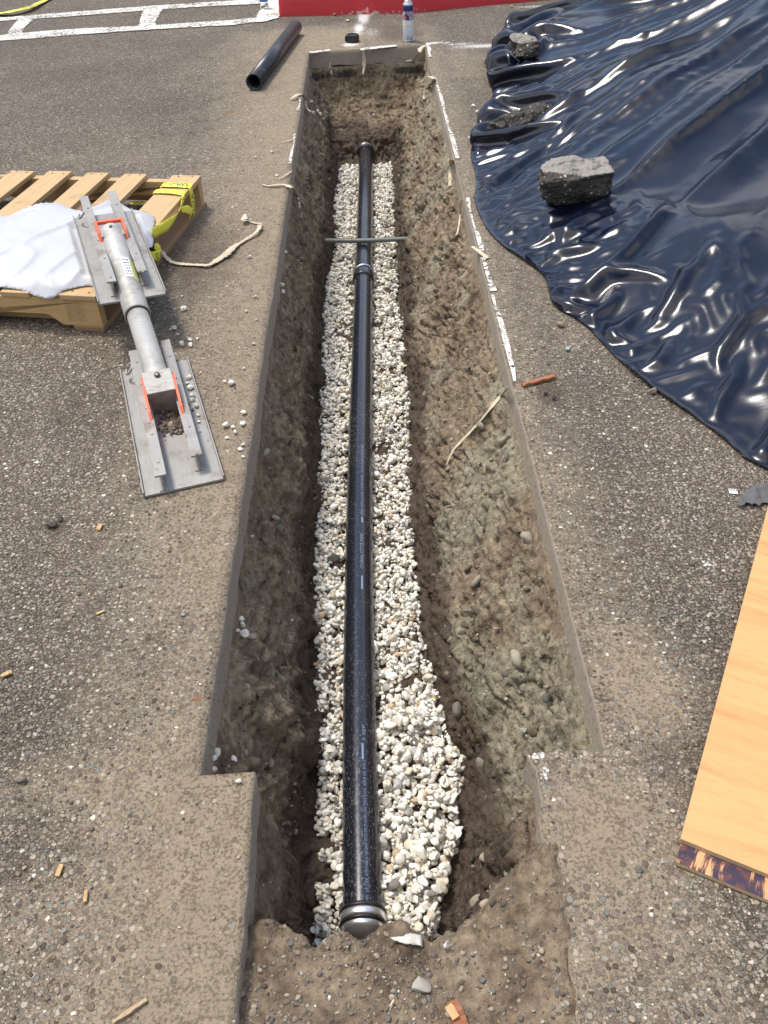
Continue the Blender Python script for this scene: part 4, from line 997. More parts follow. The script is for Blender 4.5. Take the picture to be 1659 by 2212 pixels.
# ------------------------------------------------------------------ black plastic tarp over the spoil heap
tarp_edge = [px(a, b).to_2d() for a, b in [(1659, 1020), (1600, 985), (1540, 935), (1470, 885), (1400, 838), (1330, 775), (1262, 705), (1195, 662), (1180, 615), (1165, 592), (1120, 560), (1080, 530), (1046, 490), (1025, 440), (1028, 390), (1016, 335), (1035, 285), (1060, 232), (1062, 190), (1050, 142), (1075, 95), (1090, 62), (1120, 46), (1180, 46), (1240, 44)]]
outl = [Vector((1.75, 7.75)), Vector((2.6, 8.3)), Vector((3.8, 8.0)), Vector((4.6, 6.2)), Vector((4.6, 3.8)), Vector((3.9, 2.0)), Vector((2.6, 1.2)), Vector((1.55, 1.28))]
tpoly = smooth_poly(tarp_edge + outl, 5)
PKX, PKY, PKH = 3.0, 4.9, 1.12
def base(x, y):
    """the heap under the film"""
    d = seg_dist(x, y, tpoly) * inside(x, y, tpoly); dp = np.hypot(x - PKX, y - PKY); t = d / (d + dp + 1e-6)
    z = PKH * (.55 * t + .45 * t ** 1.7) * (1 + .12 * vn(x * .9, y * .9, s=91))
    z += .10 * sstep(.08, .5, d) * (1 - sstep(.5, 1.4, d)) * (.5 + .5 * vn(x * 1.1, y * 1.1, s=92))
    z += sstep(.15, .6, d) * (.022 * vn(x * 3.1, y * 3.1, s=93) + .006 * vn(x * 7, y * 7, s=94))
    th = np.arctan2(y - PKY, x - PKX); am = sstep(.10, .35, t) * (1 - .75 * sstep(.55, .95, t)); wv = th + .10 * vn(x * .7, y * .7, s=95) + .012 * vn(x * 2.6, y * 2.6, s=96)
    for fq, a_, pw, s_ in ((6.5, .075, 2.0, 97), (14, .034, 3.0, 98), (27, .014, 4.0, 99)): z += am * a_ * ((1 - np.abs(vn(wv * fq, dp * .5, s=s_))) ** pw - .3)
    return z, d
PINS = [(px(1240, 470).x + .12, px(1240, 470).y + .12, .05), (px(1132, 150).x, px(1132, 150).y, .05), (px(1115, 290).x, px(1115, 290).y, .05)]
def drape(X, Y, ok, steps=260, inner=4, gc=.05, gr=.13, gi=.008, bend=.05, seed=3, b4=.5, b8=.0):
    dd = seg_dist(X, Y, tpoly) * inside(X, Y, tpoly)
    bxs = np.arange(X.min() - .1, X.max() + .1, .03); bys = np.arange(Y.min() - .1, Y.max() + .1, .03); BX, BY = np.meshgrid(bxs, bys); BZ, _ = base(BX, BY)
    def hz(x, y):
        u = np.clip((x - bxs[0]) / .03, 0, len(bxs) - 1.001); v = np.clip((y - bys[0]) / .03, 0, len(bys) - 1.001); i = u.astype(int); j = v.astype(int); fu, fv = u - i, v - j
        return BZ[j, i] * (1 - fu) * (1 - fv) + BZ[j, i + 1] * fu * (1 - fv) + BZ[j + 1, i] * (1 - fu) * fv + BZ[j + 1, i + 1] * fu * fv
    Z = hz(X, Y); P = np.stack([X, Y, Z + .006], -1); rest0 = P.copy()
    P[..., 2] += .006 * np.abs(fbm(X * 11, Y * 11, s=seed, o=3)) + .012 * np.abs(vn(X * 3.5, Y * 3.5, s=seed + 4))
    rim = (1 + .35 * sstep(3.6, 4.8, Y)) * sstep(.0, .05, dd) * (1 - sstep(.10, .55 + .15 * vn(X * 1.5, Y * 1.5, s=9), dd)) * np.clip(.75 + .6 * vn(X * 1.9, Y * 1.9, s=seed + 8), .15, 1.3)
    dp = np.hypot(X - PKX, Y - PKY)
    pin = (~ok) | (dd < .004) | (X > 2.9) | (Y > 8.1) | (dp < .5)
    for qx, qy, r_ in PINS: pin |= np.hypot(X - qx, Y - qy) < r_
    W = np.where(pin, 0., 1.)
    tx_, ty_ = -(Y - PKY) / (dp + 1e-6), (X - PKX) / (dp + 1e-6)
    fade = sstep(.5, 1.2, dp) 
    cons = []
    n, m = X.shape
    def add(di, dj, k, col):
        a0, a1 = slice(max(0, -di), n - max(0, di)), slice(max(0, -dj), m - max(0, dj)); b0, b1 = slice(max(0, di), n + min(0, di)), slice(max(0, dj), m + min(0, dj))
        A, B = rest0[a0, a1], rest0[b0, b1]; e = B - A; L = np.linalg.norm(e, axis=-1); el = e / (L[..., None] + 1e-9)
        c = el[..., 0] * tx_[a0, a1] + el[..., 1] * ty_[a0, a1]
        g = 1 + gi + gc * c * c * fade[a0, a1] + gr * rim[a0, a1]
        L = L * g; okk = ok[a0, a1] & ok[b0, b1]
        ii, jj = np.mgrid[0:L.shape[0], 0:L.shape[1]]
        key = (ii // max(1, abs(di))) % 2 if di else (jj // max(1, abs(dj))) % 2
        for c_ in (0, 1):
            mk = okk & (key == c_); wa, wb = W[a0, a1], W[b0, b1]; ws = wa + wb; mk = mk & (ws > 0)
            idx = np.nonzero(mk); ia = (idx[0] + a0.start, idx[1] + a1.start); ib = (idx[0] + b0.start, idx[1] + b1.start)
            fa, fb = ia[0] * m + ia[1], ib[0] * m + ib[1]
            cons.append((fa, fb, L[idx], k * (wa / np.maximum(ws, 1e-9))[idx], k * (wb / np.maximum(ws, 1e-9))[idx], abs(di) + abs(dj) > 2 or (abs(di) == 2 or abs(dj) == 2)))
    add(0, 1, 1., 0); add(1, 0, 1., 0); add(1, 1, .6, 0); add(1, -1, .6, 0)
    add(0, 2, bend, 0); add(2, 0, bend, 0); add(0, 4, bend * b4, 0); add(4, 0, bend * b4, 0); add(0, 8, bend * b8, 0); add(8, 0, bend * b8, 0)
    p = P.reshape(-1, 3).copy(); pv = p.copy(); w = W.reshape(-1); okf = ok.reshape(-1)
    for st in range(steps):
        v = (p - pv) * .96; pv = p.copy(); p = p + v * w[:, None]; p[:, 2] -= .00035 * w
        for it in range(inner):
            for fa, fb, L, ka, kb, bd_ in cons:
                e = p[fb] - p[fa]; l = np.sqrt((e * e).sum(-1)) + 1e-9; c = (l - L) / l
                c = np.clip(c, -.25, .25)[:, None] * e
                p[fa] += c * ka[:, None]; p[fb] -= c * kb[:, None]
        h = hz(p[:, 0], p[:, 1]) + .004; below = (p[:, 2] < h) & okf
        p[below, 2] = h[below]; p[below, :2] = p[below, :2] * .5 + pv[below, :2] * .5
        p[:, 2] = np.minimum(p[:, 2], h + .16)
    return p.reshape(P.shape)

gx_ = np.concatenate([np.arange(.40, 1.9, .018), np.arange(1.9, 2.6, .03), np.arange(2.6, 4.75, .09)])
gy_ = np.concatenate([np.arange(1.15, 1.6, .05), np.arange(1.6, 4.4, .019), np.arange(4.4, 5.6, .024), np.arange(5.6, 7.6, .032), np.arange(7.6, 8.45, .08)])
SX, SY = np.meshgrid(gx_, gy_); ins_ = inside(SX, SY, tpoly); n1 = np.zeros_like(ins_)
n1[1:-1, 1:-1] = ins_[:-2, 1:-1] | ins_[2:, 1:-1] | ins_[1:-1, :-2] | ins_[1:-1, 2:] | ins_[:-2, :-2] | ins_[2:, 2:] | ins_[:-2, 2:] | ins_[2:, :-2]
ring = n1 & ~ins_; rx, ry = SX[ring], SY[ring]; bd = np.full(rx.shape, 1e9); bx_, by_ = rx.copy(), ry.copy()
for i in range(len(tpoly)):
    ax_, ay_ = tpoly[i]; cx_, cy_ = tpoly[(i + 1) % len(tpoly)]; dx, dy = cx_ - ax_, cy_ - ay_
    t = np.clip(((rx - ax_) * dx + (ry - ay_) * dy) / (dx * dx + dy * dy + 1e-12), 0, 1); qx, qy = ax_ + t * dx, ay_ + t * dy; dd_ = np.hypot(rx - qx, ry - qy); m = dd_ < bd
    bd = np.where(m, dd_, bd); bx_ = np.where(m, qx, bx_); by_ = np.where(m, qy, by_)
SX[ring], SY[ring] = bx_, by_; ok_ = ins_ | ring; IT = -np.ones(SX.shape, int); IT[ok_] = np.arange(ok_.sum())
TQ = np.stack([IT[:-1, :-1], IT[:-1, 1:], IT[1:, 1:], IT[1:, :-1]], -1).reshape(-1, 4); TQ = TQ[(TQ >= 0).all(1)]
TP = drape(SX, SY, ok_, gc=.024, gi=-.004, gr=.22, bend=.05, b4=.55)[ok_]
_d = seg_dist(TP[:, 0], TP[:, 1], tpoly); _r = .10 + .75 * (1 - sstep(.1, .7, _d)); _x, _y = TP[:, 0] + .03 * vn(TP[:, 0] * 5, TP[:, 1] * 5, s=171), TP[:, 1] + .03 * vn(TP[:, 0] * 5, TP[:, 1] * 5, s=172)
TP[:, 2] += _r * sstep(.01, .08, _d) * (.011 * tri(_x * 7.5, _y * 7.0, 173) + .0065 * tri(_x * 15, _y * 14, 174))
from mathutils.bvhtree import BVHTree
tbvh = BVHTree.FromPolygons([tuple(v) for v in TP.tolist()], TQ.tolist())
def ray_tarp(X, Y):
    h_ = tbvh.ray_cast(Vector((0, 0, CAMH)), ray(X, Y).normalized()); return h_[0] if h_[0] is not None else px(X, Y)
cA = ray_tarp(1238, 440); cB = ray_tarp(1132, 118); cC = ray_tarp(1115, 262)
def mat_tarp():
    g = G('black plastic film')
    wr = g.noise(2.6, 4, .55, g.map((1, 4.0, 1), rot=(0, 0, .75)), dist=.8); fine = g.noise(9, 4, .6, g.map((1, 3.2, 1), rot=(0, 0, .75)), dist=.6)
    dv = g.vor(95, vec=g.P); drop = g.sm(dv.outputs['Distance'], .16, .08); dm = g.math('MULTIPLY', drop, g.math('GREATER_THAN', g.sep(dv.outputs['Color'])[0], .45))
    c = g.mix(g.math('MULTIPLY', g.sm(g.noise(3, 5, .6), .5, .75), .25), (.003, .0045, .013), (.009, .011, .022))
    c = g.mix(g.math('MULTIPLY', g.sm(g.noise(180, 3, .6), .68, .74), .5), c, (.16, .14, .12))
    g.p(Base_Color=c, Roughness=g.math('MULTIPLY_ADD', g.noise(1.6, 4), .22, .10), Specular_IOR_Level=.52)
    g.bump(g.math('ADD', g.math('ADD', g.math('MULTIPLY', wr, 1.6), g.math('MULTIPLY', fine, .5)), g.math('MULTIPLY', dm, .03)), .05, .012); return g.m
M_tarp = mat_tarp()
tarp = bigmesh('plastic_tarp', TP, TQ, M_tarp); sb_ = tarp.modifiers.new('smooth', 'SUBSURF'); sb_.levels = 1; sb_.render_levels = 1
tag(tarp, 'shiny black plastic tarp with long creases draped over a heap on the right', 'tarp')

# broken asphalt chunks holding the tarp down
def mat_chunk():
    g = G('broken asphalt'); gm = g.n('ShaderNodeNewGeometry'); n_ = g.noise(26, 6, .68)
    pb = g.vor(58); ps = g.sep(pb.outputs['Color']); c = g.mix(n_, (.022, .020, .018), (.085, .075, .062))
    c = g.mix(g.math('MULTIPLY', g.sm(pb.outputs['Distance'], .38, .22), g.math('GREATER_THAN', ps[1], .45)), c, g.ramp(ps[0], [(0, (.06, .055, .05)), (.5, (.16, .14, .12)), (.85, (.30, .27, .22)), (1, (.55, .52, .47))]))
    top = g.sm(g.math('ADD', g.math('MULTIPLY', g.attr('face'), .8), g.math('MULTIPLY_ADD', g.noise(15, 6, .72), 1.6, -.8)), .5, .8)
    c = g.mix(g.math('MULTIPLY', top, .9), c, g.mix(n_, (.18, .165, .14), (.42, .39, .34)))
    g.p(Base_Color=c, Roughness=.9); g.bump(g.math('ADD', n_, g.math('MULTIPLY', pb.outputs['Distance'], -.7)), .9, .012); return g.m
M_chunk = mat_chunk()
def chunk(name, loc, size, rotz, tilt, seed, lab, pale='top', sub=5):
    bm = bmesh.new(); bmesh.ops.create_cube(bm, size=2.0); bmesh.ops.subdivide_edges(bm, edges=bm.edges[:], cuts=22, use_grid_fill=True)
    V_ = np.array([v.co[:] for v in bm.verts]); r_ = np.random.default_rng(seed)
    for k in range(14):
        n = r_.normal(size=3) * (1, 1, .8); n /= np.linalg.norm(n); dlim = r_.uniform(.85, 1.15); e = V_ @ n - dlim; V_ = V_ - np.outer(np.where(e > 0, e, 0), n)
    face = (V_[:, 2] > .93).astype(float) if pale == 'top' else (V_[:, 1] > .8).astype(float) if pale == 'back' else np.zeros(len(V_))
    V_ = V_ * (np.array(size) / 2)
    nr_ = V_ / np.linalg.norm(V_, axis=1)[:, None]
    amp = np.where(face > .5, .4, 1.0)
    V_ += nr_ * (amp * (.034 * fbm(V_[:, 0] * 12 + seed, V_[:, 1] * 12, V_[:, 2] * 12, seed, 3) + .018 * fbm(V_[:, 0] * 45, V_[:, 1] * 45, V_[:, 2] * 45, seed, 4)))[:, None]
    for v, c in zip(bm.verts, V_): v.co = c
    o = bmobj(name, bm, M_chunk, None, True); at = o.data.attributes.new('face', 'FLOAT', 'POINT'); at.data.foreach_set('value', face.astype(np.float32))
    o.location = loc; o.rotation_euler = (tilt[0], tilt[1], rotz); tag(o, lab, 'asphalt chunk', 'broken asphalt chunks weighing down the tarp'); return o
chunk('asphalt_chunk', cA + Vector((.0, .06, .05)), (.29, .19, .17), .10, (.10, -.06), 5, 'large grey asphalt chunk with a pale flat top, nearest on the middle of the tarp', 'top')
chunk('asphalt_chunk', cB + Vector((0, .03, .03)), (.15, .17, .10), .3, (.30, -.1), 8, 'small block of broken asphalt at the far left fold of the tarp, tan on top', 'top')
chunk('asphalt_chunk', cC + Vector((.03, .0, .02)), (.34, .13, .075), .45, (.15, -.12), 11, 'long low dark slab of asphalt tucked in the left edge of the tarp', 'none')

# ------------------------------------------------------------------ plywood on the right
pA, pB_ = px(1470, 1812, .024), px(1659, 1095, .024); u_ = (pB_ - pA); u_.z = 0; u_.normalize(); v_ = Vector((u_.y, -u_.x, 0))
MW = Matrix.Translation((pA.x, pA.y, 0)) @ Matrix((u_, v_, Vector((0, 0, 1)))).transposed().to_4x4()
def mat_ply():
    g = G('plywood face'); m_ = g.map((9, 1.1, 9)); n_ = g.noise(2.6, 7, .66, m_, dist=.5)
    c = g.ramp(n_, [(.30, (.50, .225, .080)), (.42, (.60, .30, .115)), (.56, (.65, .35, .145)), (.72, (.60, .31, .12))])
    f_ = g.noise(30, 4, .7, g.map((8, .7, 8))); c = g.mix(g.math('MULTIPLY', g.sm(f_, .52, .72), .35), c, (.45, .21, .08))
    sp = g.vor(11, vec=g.map((1.8, .8, 1))); c = g.mix(g.math('MULTIPLY', g.math('MULTIPLY', g.sm(sp.outputs['Distance'], .14, .04), g.math('GREATER_THAN', g.sep(sp.outputs['Color'])[0], .72)), .7), c, (.38, .19, .09))
    g.p(Base_Color=c, Roughness=.6); g.bump(f_, .15, .002); return g.m
def mat_worn():
    g = G('worn purple paint'); n_ = g.noise(20, 6, .68, g.map((.35, 1, 1), rot=(0, 0, 0)), dist=.7); bl = g.sm(g.math('ADD', n_, g.math('MULTIPLY', g.noise(5, 2), .35)), .66, .72)
    c = g.mix(g.sm(g.noise(60, 5, .7), .45, .62), (.035, .022, .045), (.12, .045, .04)); c = g.mix(bl, c, (.66, .34, .15)); g.p(Base_Color=c, Roughness=.65); return g.m
M_ply, M_worn = mat_ply(), mat_worn(); M_edge = mat_wood('plywood edge', (.42, .28, .15), (.70, .52, .30), 'X', 1.5, .4)
ply = empty('plywood_sheet'); ply.matrix_world = MW; tag(ply, 'new plywood sheet with bright orange wood grain lying flat at the right edge', 'plywood')
bm = bmesh.new(); vs_ = box(bm, (.0, .0, .0125), (1.25, .85, .0245), 0)
bm.faces.ensure_lookup_table()
for f in bm.faces: f.material_index = 0 if f.normal.z > .5 or f.calc_center_median().z > .0244 else 1
bmobj('panel', bm, [M_ply, M_edge], ply)
MW2 = Matrix.Translation(MW @ Vector((-.040, .003, 0))) @ MW.to_3x3().to_4x4()
bm = bmesh.new(); box(bm, (.0, .0, .002), (1.25, .85, .0120), 0)
for f in bm.faces: f.material_index = 0 if f.calc_center_median().z > .0119 else 1
o = bmobj('plywood_sheet', bm, [M_worn, M_edge]); o.matrix_world = MW2 @ Matrix.Rotation(R(-.15), 4, 'Z'); tag(o, 'lower plywood sheet with scraped dark purple paint, peeking out under the bright sheet', 'plywood')

# ------------------------------------------------------------------ red kerb, painted lines
def mat_red():
    g = G('red kerb paint'); c = g.mix(g.noise(8, 5, .6), (.50, .022, .032), (.63, .05, .055))
    ch = g.sm(g.math('ADD', g.attr('wear'), g.math('MULTIPLY_ADD', g.noise(34, 5, .7), 1.1, -.55)), .42, .55)
    c = g.mix(ch, c, g.mix(g.noise(50, 4), (.50, .40, .34), (.80, .72, .68))); c = g.mix(g.math('MULTIPLY', g.sm(g.noise(14, 5, .7), .62, .7), .5), c, (.34, .10, .09))
    g.p(Base_Color=c, Roughness=.6); g.bump(g.noise(60, 5, .65), .4, .005); return g.m
kp = [px(604, 36), px(700, 34), px(800, 31), px(900, 27), px(1020, 15), px(1142, 3), px(1300, -14), px(1700, -60)]
kp = [Vector((p.x, p.y, 0)) for p in kp]; kd = densify(kp, 10); nk = []
rows = []
for i, p in enumerate(kd):
    t = (kd[min(i + 1, len(kd) - 1)] - kd[max(i - 1, 0)]).normalized(); bk = Vector((-t.y, t.x, 0))
    prof = [(0, -.02), (.001, 0), (.003, .02), (.005, .04), (.008, .06), (.011, .08), (.014, .10), (.020, .130), (.030, .145), (.045, .150), (.16, .153)]
    rows.append([p + bk * a_ + Vector((0, 0, z)) for a_, z in prof])
VV = np.array([[c[:] for c in r_] for r_ in rows]); nr_, nc_ = VV.shape[:2]; ki = np.arange(nr_ * nc_).reshape(nr_, nc_)
kq = np.stack([ki[:-1, :-1], ki[1:, :-1], ki[1:, 1:], ki[:-1, 1:]], -1).reshape(-1, 4)
VV = VV.reshape(-1, 3); capi = [list(ki[0, :])]; 
# sloped left end
wear = np.maximum(.52 * blob(VV[:, 0], VV[:, 1], *P2(800, 30), .45, .6) * np.exp(-(VV[:, 2] / .055) ** 2), .22 * np.exp(-(VV[:, 2] / .02) ** 2))
wear = np.maximum(wear, .52 * blob(VV[:, 0], VV[:, 1], *P2(795, 25), .07, .5) * np.exp(-(VV[:, 2] / .11) ** 2)); wear = np.maximum(wear, .45 * blob(VV[:, 0], VV[:, 1], *P2(905, 25), .10, .5) * np.exp(-(VV[:, 2] / .07) ** 2))
kerb = bigmesh('kerb', VV, kq, mat_red(), None, True, None, {'wear': wear}); 
bmk = bmesh.new(); bmk.from_mesh(kerb.data); bmk.verts.ensure_lookup_table()
e_ = [bmk.verts[i] for i in ki[0, :]]; lo_ = bmk.verts.new((e_[-1].co.x, e_[-1].co.y, -.02)); bmk.faces.new(e_ + [lo_]); bmk.to_mesh(kerb.data); bmk.free(); kerb['kind'] = 'structure'
# pavement behind the kerb and its low end beside it
def slab(name, pts, z, mat_, thick=.15):
    bm = bmesh.new(); t_ = [bm.verts.new((p[0], p[1], z)) for p in pts]; b_ = [bm.verts.new((p[0], p[1], z - thick)) for p in pts]
    bm.faces.new(t_); bm.faces.new(b_[::-1]); 
    for i in range(len(pts)): bm.faces.new((t_[i], b_[i], b_[(i + 1) % len(pts)], t_[(i + 1) % len(pts)]))
    return bmobj(name, bm, mat_)
M_conc = plain('concrete pavement', (.40, .38, .34), .85, var=.15, scale=12, bump=.3)
inner = [r_[-1] for r_ in rows]
o = slab('pavement', [(p.x, p.y) for p in inner[::6]] + [(inner[-1].x, inner[-1].y), (6, 13), (inner[0].x, 13)], .149, M_conc, .16); o['kind'] = 'structure'
def mat_line(name, thr=.5, amt=1.0):
    g = G(name); n_ = g.noise(55, 6, .72); pit = g.vor(120, dim='2D')
    wn = g.math('ADD', n_, g.math('MULTIPLY', g.noise(4, 4, .6), .35)); a_ = g.sm(g.math('SUBTRACT', 1.0, wn), 1 - thr - .17 - .05, 1 - thr - .17 + .06)
    c = g.mix(n_, (.60, .57, .51), (.80, .78, .72)); c = g.mix(g.math('MULTIPLY', g.sm(g.noise(9, 5, .6), .45, .7), .5), c, (.50, .43, .34)); c = g.mix(g.sm(g.noise(42, 4, .7), .60, .66), c, (.16, .13, .10))
    g.p(Base_Color=c, Roughness=.75, Alpha=a_); g.bump(g.math('ADD', n_, pit.outputs['Distance']), .5, .004); return g.m
M_line, M_line2 = mat_line('white road paint', .56), mat_line('worn white edge paint', .545)
def poly_mark(name, pts, mat_, z=.0062, n=10, jit=.007, seed=1, idx_=0):
    rs = random.Random(seed); pts = [px(a, b) for a, b in pts]; bm = bmesh.new(); ring_ = []
    for i, p in enumerate(pts):
        q_ = pts[(i + 1) % len(pts)]; m = max(1, int((q_ - p).length / .03))
        for k in range(m): c = p.lerp(q_, k / m); ring_.append(bm.verts.new((c.x + rs.uniform(-jit, jit), c.y + rs.uniform(-jit, jit), z)))
    f = bm.faces.new(ring_); bmesh.ops.triangulate(bm, faces=[f]); o = bmobj(name, bm, mat_); o['kind'] = 'structure'; return o
poly_mark('road_marking', [(-60, 84), (0, 78), (100, 68), (200, 62), (300, 58), (420, 50), (500, 45), (556, 39), (562, 48), (500, 56), (400, 61), (300, 67), (200, 74), (100, 82), (0, 90), (-60, 97)], M_line)
poly_mark('road_marking', [(-60, 45), (0, 40), (150, 28), (315, 15), (450, 6), (556, -1), (600, -5), (600, 5), (556, 10), (450, 15), (315, 24), (150, 37), (0, 47), (-60, 53)], M_line, .0064, seed=2)
poly_mark('road_marking', [(52, 38), (88, 35), (66, 48), (52, 62), (46, 77), (14, 81), (22, 64), (36, 48)], M_line, .0066, seed=3)
poly_mark('road_marking', [(318, 18), (358, 14), (346, 28), (338, 44), (335, 62), (298, 66), (303, 46), (308, 30)], M_line, .0068, seed=4)
poly_mark('road_marking', [(556, -2), (602, -4), (604, 20), (603, 40), (575, 48), (552, 50), (558, 28), (574, 14)], mat_line('thick white paint', .60), .0070, seed=5)
# white paint left along the saw cut
def edge_mark(y0, y1, side_, w0, w1, seed, mat_=None):
    rs = random.Random(seed); x = XR if side_ > 0 else XL; a, b = px(0, y0).y, px(0, y1).y
    bm = bmesh.new(); n = max(4, int((b - a) / .012)); L_, R_ = [], []
    for i in range(n + 1):
        y = a + (b - a) * i / n; w_ = (w0 + (w1 - w0) * i / n) * rs.uniform(.78, 1.15); L_.append(bm.verts.new((x + side_ * .0015, y, .0060))); R_.append(bm.verts.new((x + side_ * w_, y, .0060)))
    for i in range(n): bm.faces.new((L_[i], R_[i], R_[i + 1], L_[i + 1]))
    o = bmobj('road_marking', bm, mat_ or M_line2); o['kind'] = 'structure'
def yof(x, y): return px(x, y).y
def em(X0, Y0, X1, Y1, s_, w0, w1, seed): 
    rs = random.Random(seed); x = XR if s_ > 0 else XL; a, b = yof(X0, Y0), yof(X1, Y1); bm = bmesh.new(); n = max(4, int(abs(b - a) / .012)); L_, R_ = [], []
    for i in range(n + 1):
        y = a + (b - a) * i / n; w_ = (w0 + (w1 - w0) * i / n) * (.85 if y < 3 else .55) * (.85 + .45 * float(vn(np.array(y * 7.), np.array(s_ * 5.), s=seed)) + rs.uniform(-.07, .07)); L_.append(bm.verts.new((x + s_ * .004, y, .0060))); R_.append(bm.verts.new((x + s_ * (.004 + w_), y, .0060)))
    for i in range(n): bm.faces.new((L_[i], R_[i], R_[i + 1], L_[i + 1]))
    o = bmobj('road_marking', bm, M_line2); o['kind'] = 'structure'
em(1106, 828, 1055, 640, 1, .016, .020, 1); em(1052, 632, 1028, 560, 1, .024, .028, 2); em(1026, 545, 998, 430, 1, .030, .034, 3); em(978, 345, 938, 170, 1, .034, .040, 4); em(926, 125, 920, 98, 1, .05, .045, 5)
em(628, 355, 641, 290, -1, .026, .022, 6); em(648, 240, 655, 205, -1, .03, .026, 7)
poly_mark('road_marking', [(921, 94), (972, 91), (974, 95), (921, 99)], M_line2, .0058, seed=7); poly_mark('road_marking', [(668, 113), (712, 108), (714, 112), (669, 117)], M_line2, .0058, seed=8); poly_mark('road_marking', [(778, 107), (800, 103), (858, 98), (858, 102), (800, 108), (780, 111)], M_line2, .0058, seed=9)

def wall_hit(X, Y):
    d = ray(X, Y); o = np.array([0, 0, CAMH]); d = np.array(d[:]) / np.linalg.norm(d[:]); ts = np.linspace(1.4, 9, 6000); P = o + ts[:, None] * d
    k = ((P[:, 0] > XL) & (P[:, 0] < XR) & (P[:, 1] < YF)); z = soil_at(P[:, 0], P[:, 1]); h = np.where(k & (P[:, 2] < z))[0]; return Vector(P[h[0]]) if len(h) else px(X, Y, -.3)
# ------------------------------------------------------------------ peeling strips of masking tape along the cut
M_strip = plain('brittle cream tape', (.56, .47, .34), .7, var=.25, scale=25, dirt=.35, dcol=(.30, .24, .17))
def strip(pts, wid, lab, seed, side_=None, rag=.3, cat='tape strip', mat_=None):
    wid = [w_ * .72 for w_ in wid]
    o, P = ribbon('tape_strip', pts, wid, mat_ or M_strip, None, .0009, side_, rag, 6, seed); tag(o, lab, cat, 'dry paper strips peeling from the saw cut'); return o
def wallp(X, Y, x_):
    h_ = wall_hit(X, Y); d_ = (Vector((0, 0, CAMH)) - h_).normalized(); p_ = pxp(X, Y, Vector((x_, 0, 0)), (1, 0, 0))
    q_ = h_ + d_ * .012; return p_ if (p_ - Vector((0, 0, CAMH))).length < (q_ - Vector((0, 0, CAMH))).length else q_
strip([px(1098, 838, .004), wallp(1085, 852, XR - .01), wallp(1060, 882, XR - .035), wallp(1030, 918, XR - .06), wallp(1000, 950, XR - .09), wallp(978, 975, XR - .12), wallp(964, 1006, XR - .14)], [.010, .014, .020, .022, .020, .014, .004], 'long cream paper strip hanging down the right trench wall', 1)
strip([px(998, 432, .004), wallp(994, 460, XR - .012), wallp(992, 485, XR - .015), wallp(985, 508, XR - .03), wallp(960, 530, XR - .06)], [.008, .010, .012, .016, .004], 'thin paper strip curling down the right trench wall beside the tarp', 2)
strip([px(974, 345, .006), wallp(976, 360, XR + .01), wallp(973, 380, XR + .01), wallp(972, 402, XR)], [.03, .038, .030, .02], 'short wide paper flap hanging over the right trench edge', 3)
strip([px(1020, 532, .006), px(1038, 545, .012), px(1054, 558, .006)], [.02, .026, .030], 'short pale paper strip lying on the asphalt right of the cut', 4)
strip([px(930, 165, .012), px(938, 172, .02), wallp(925, 190, XR - .01), wallp(915, 215, XR - .02)], [.05, .04, .03, .02], 'tan paper flap folded over the far right trench edge', 5)
strip([px(918, 98, .01), px(908, 105, .02), px(905, 115, .0), pxp(893, 128, Vector((0, YF, 0)), (0, 1, 0)), pxp(876, 132, Vector((0, YF - .02, 0)), (0, 1, 0))], [.04, .045, .035, .03, .01], 'paper flap bent over the far right corner of the trench', 6)
bw = lambda X, Y, o_=.0: pxp(X, Y, Vector((0, YF - .045 - o_, 0)), (0, 1, 0))
strip([px(784, 108, .006), bw(786, 122), bw(787, 140), bw(784, 162, .03)], [.02, .03, .042, .008], 'cream paper strip hanging down the middle of the far trench face', 7, side_=[Vector((1, 0, 0))] * 4)
strip([bw(714, 134), bw(713, 148), bw(718, 162, .02)], [.012, .028, .006], 'small cream paper strip hanging at the left of the far trench face', 8, side_=[Vector((1, 0, 0))] * 3)
strip([px(566, 398, .008), px(580, 401, .006), px(595, 399, .012), px(612, 398, .010), px(626, 402, .012), px(633, 404, .006)], [.008, .026, .022, .020, .040, .05], 'crinkled paper strip on the dirt reaching the left trench edge', 9)
strip([px(633, 402, .004), wallp(640, 420, XL + .012), wallp(646, 445, XL + .02), wallp(652, 470, XL + .04)], [.02, .024, .022, .006], 'brown paper strip dangling inside the left trench edge', 10)
strip([px(312, 512, .13), px(325, 510, .12), px(338, 525, .07), px(352, 548, .02), px(372, 566, .008), px(400, 571, .007), px(428, 572, .008), px(452, 572, .012), px(472, 560, .008), px(490, 548, .014), px(506, 532, .010), px(520, 524, .008), px(545, 508, .010), px(558, 496, .016), px(562, 486, .006)], [.03, .034, .030, .028, .026, .026, .026, .024, .04, .046, .035, .02, .022, .022, .03], 'long crinkled paper strip winding from the pallet across the dirt', 11)
strip([px(566, 484, .008), px(552, 482, .006), px(540, 478, .008), px(528, 474, .02), px(530, 462, .02)], [.02, .014, .012, .05, .01], 'torn white paper scrap at the end of the winding strip', 12)
strip([px(638, 300, .004), px(626, 303, .01), px(606, 307, .008)], [.012, .010, .003], 'thin paper sliver pointing left from the left trench edge', 13)
strip([px(630, 370, .006), px(618, 378, .01), px(600, 388, .006)], [.014, .010, .003], 'narrow curled paper sliver below the white edge paint', 14)
strip([px(650, 203, .006), px(640, 206, .02), px(628, 214, .008)], [.03, .045, .01], 'small folded paper flap at the left trench edge near the loose pipe', 15)
strip([px(655, 203, .004), wallp(660, 215, XL + .01), wallp(662, 232, XL + .015), wallp(672, 242, XL + .05)], [.02, .02, .012, .006], 'paper curl hanging inside the far left trench wall', 16)
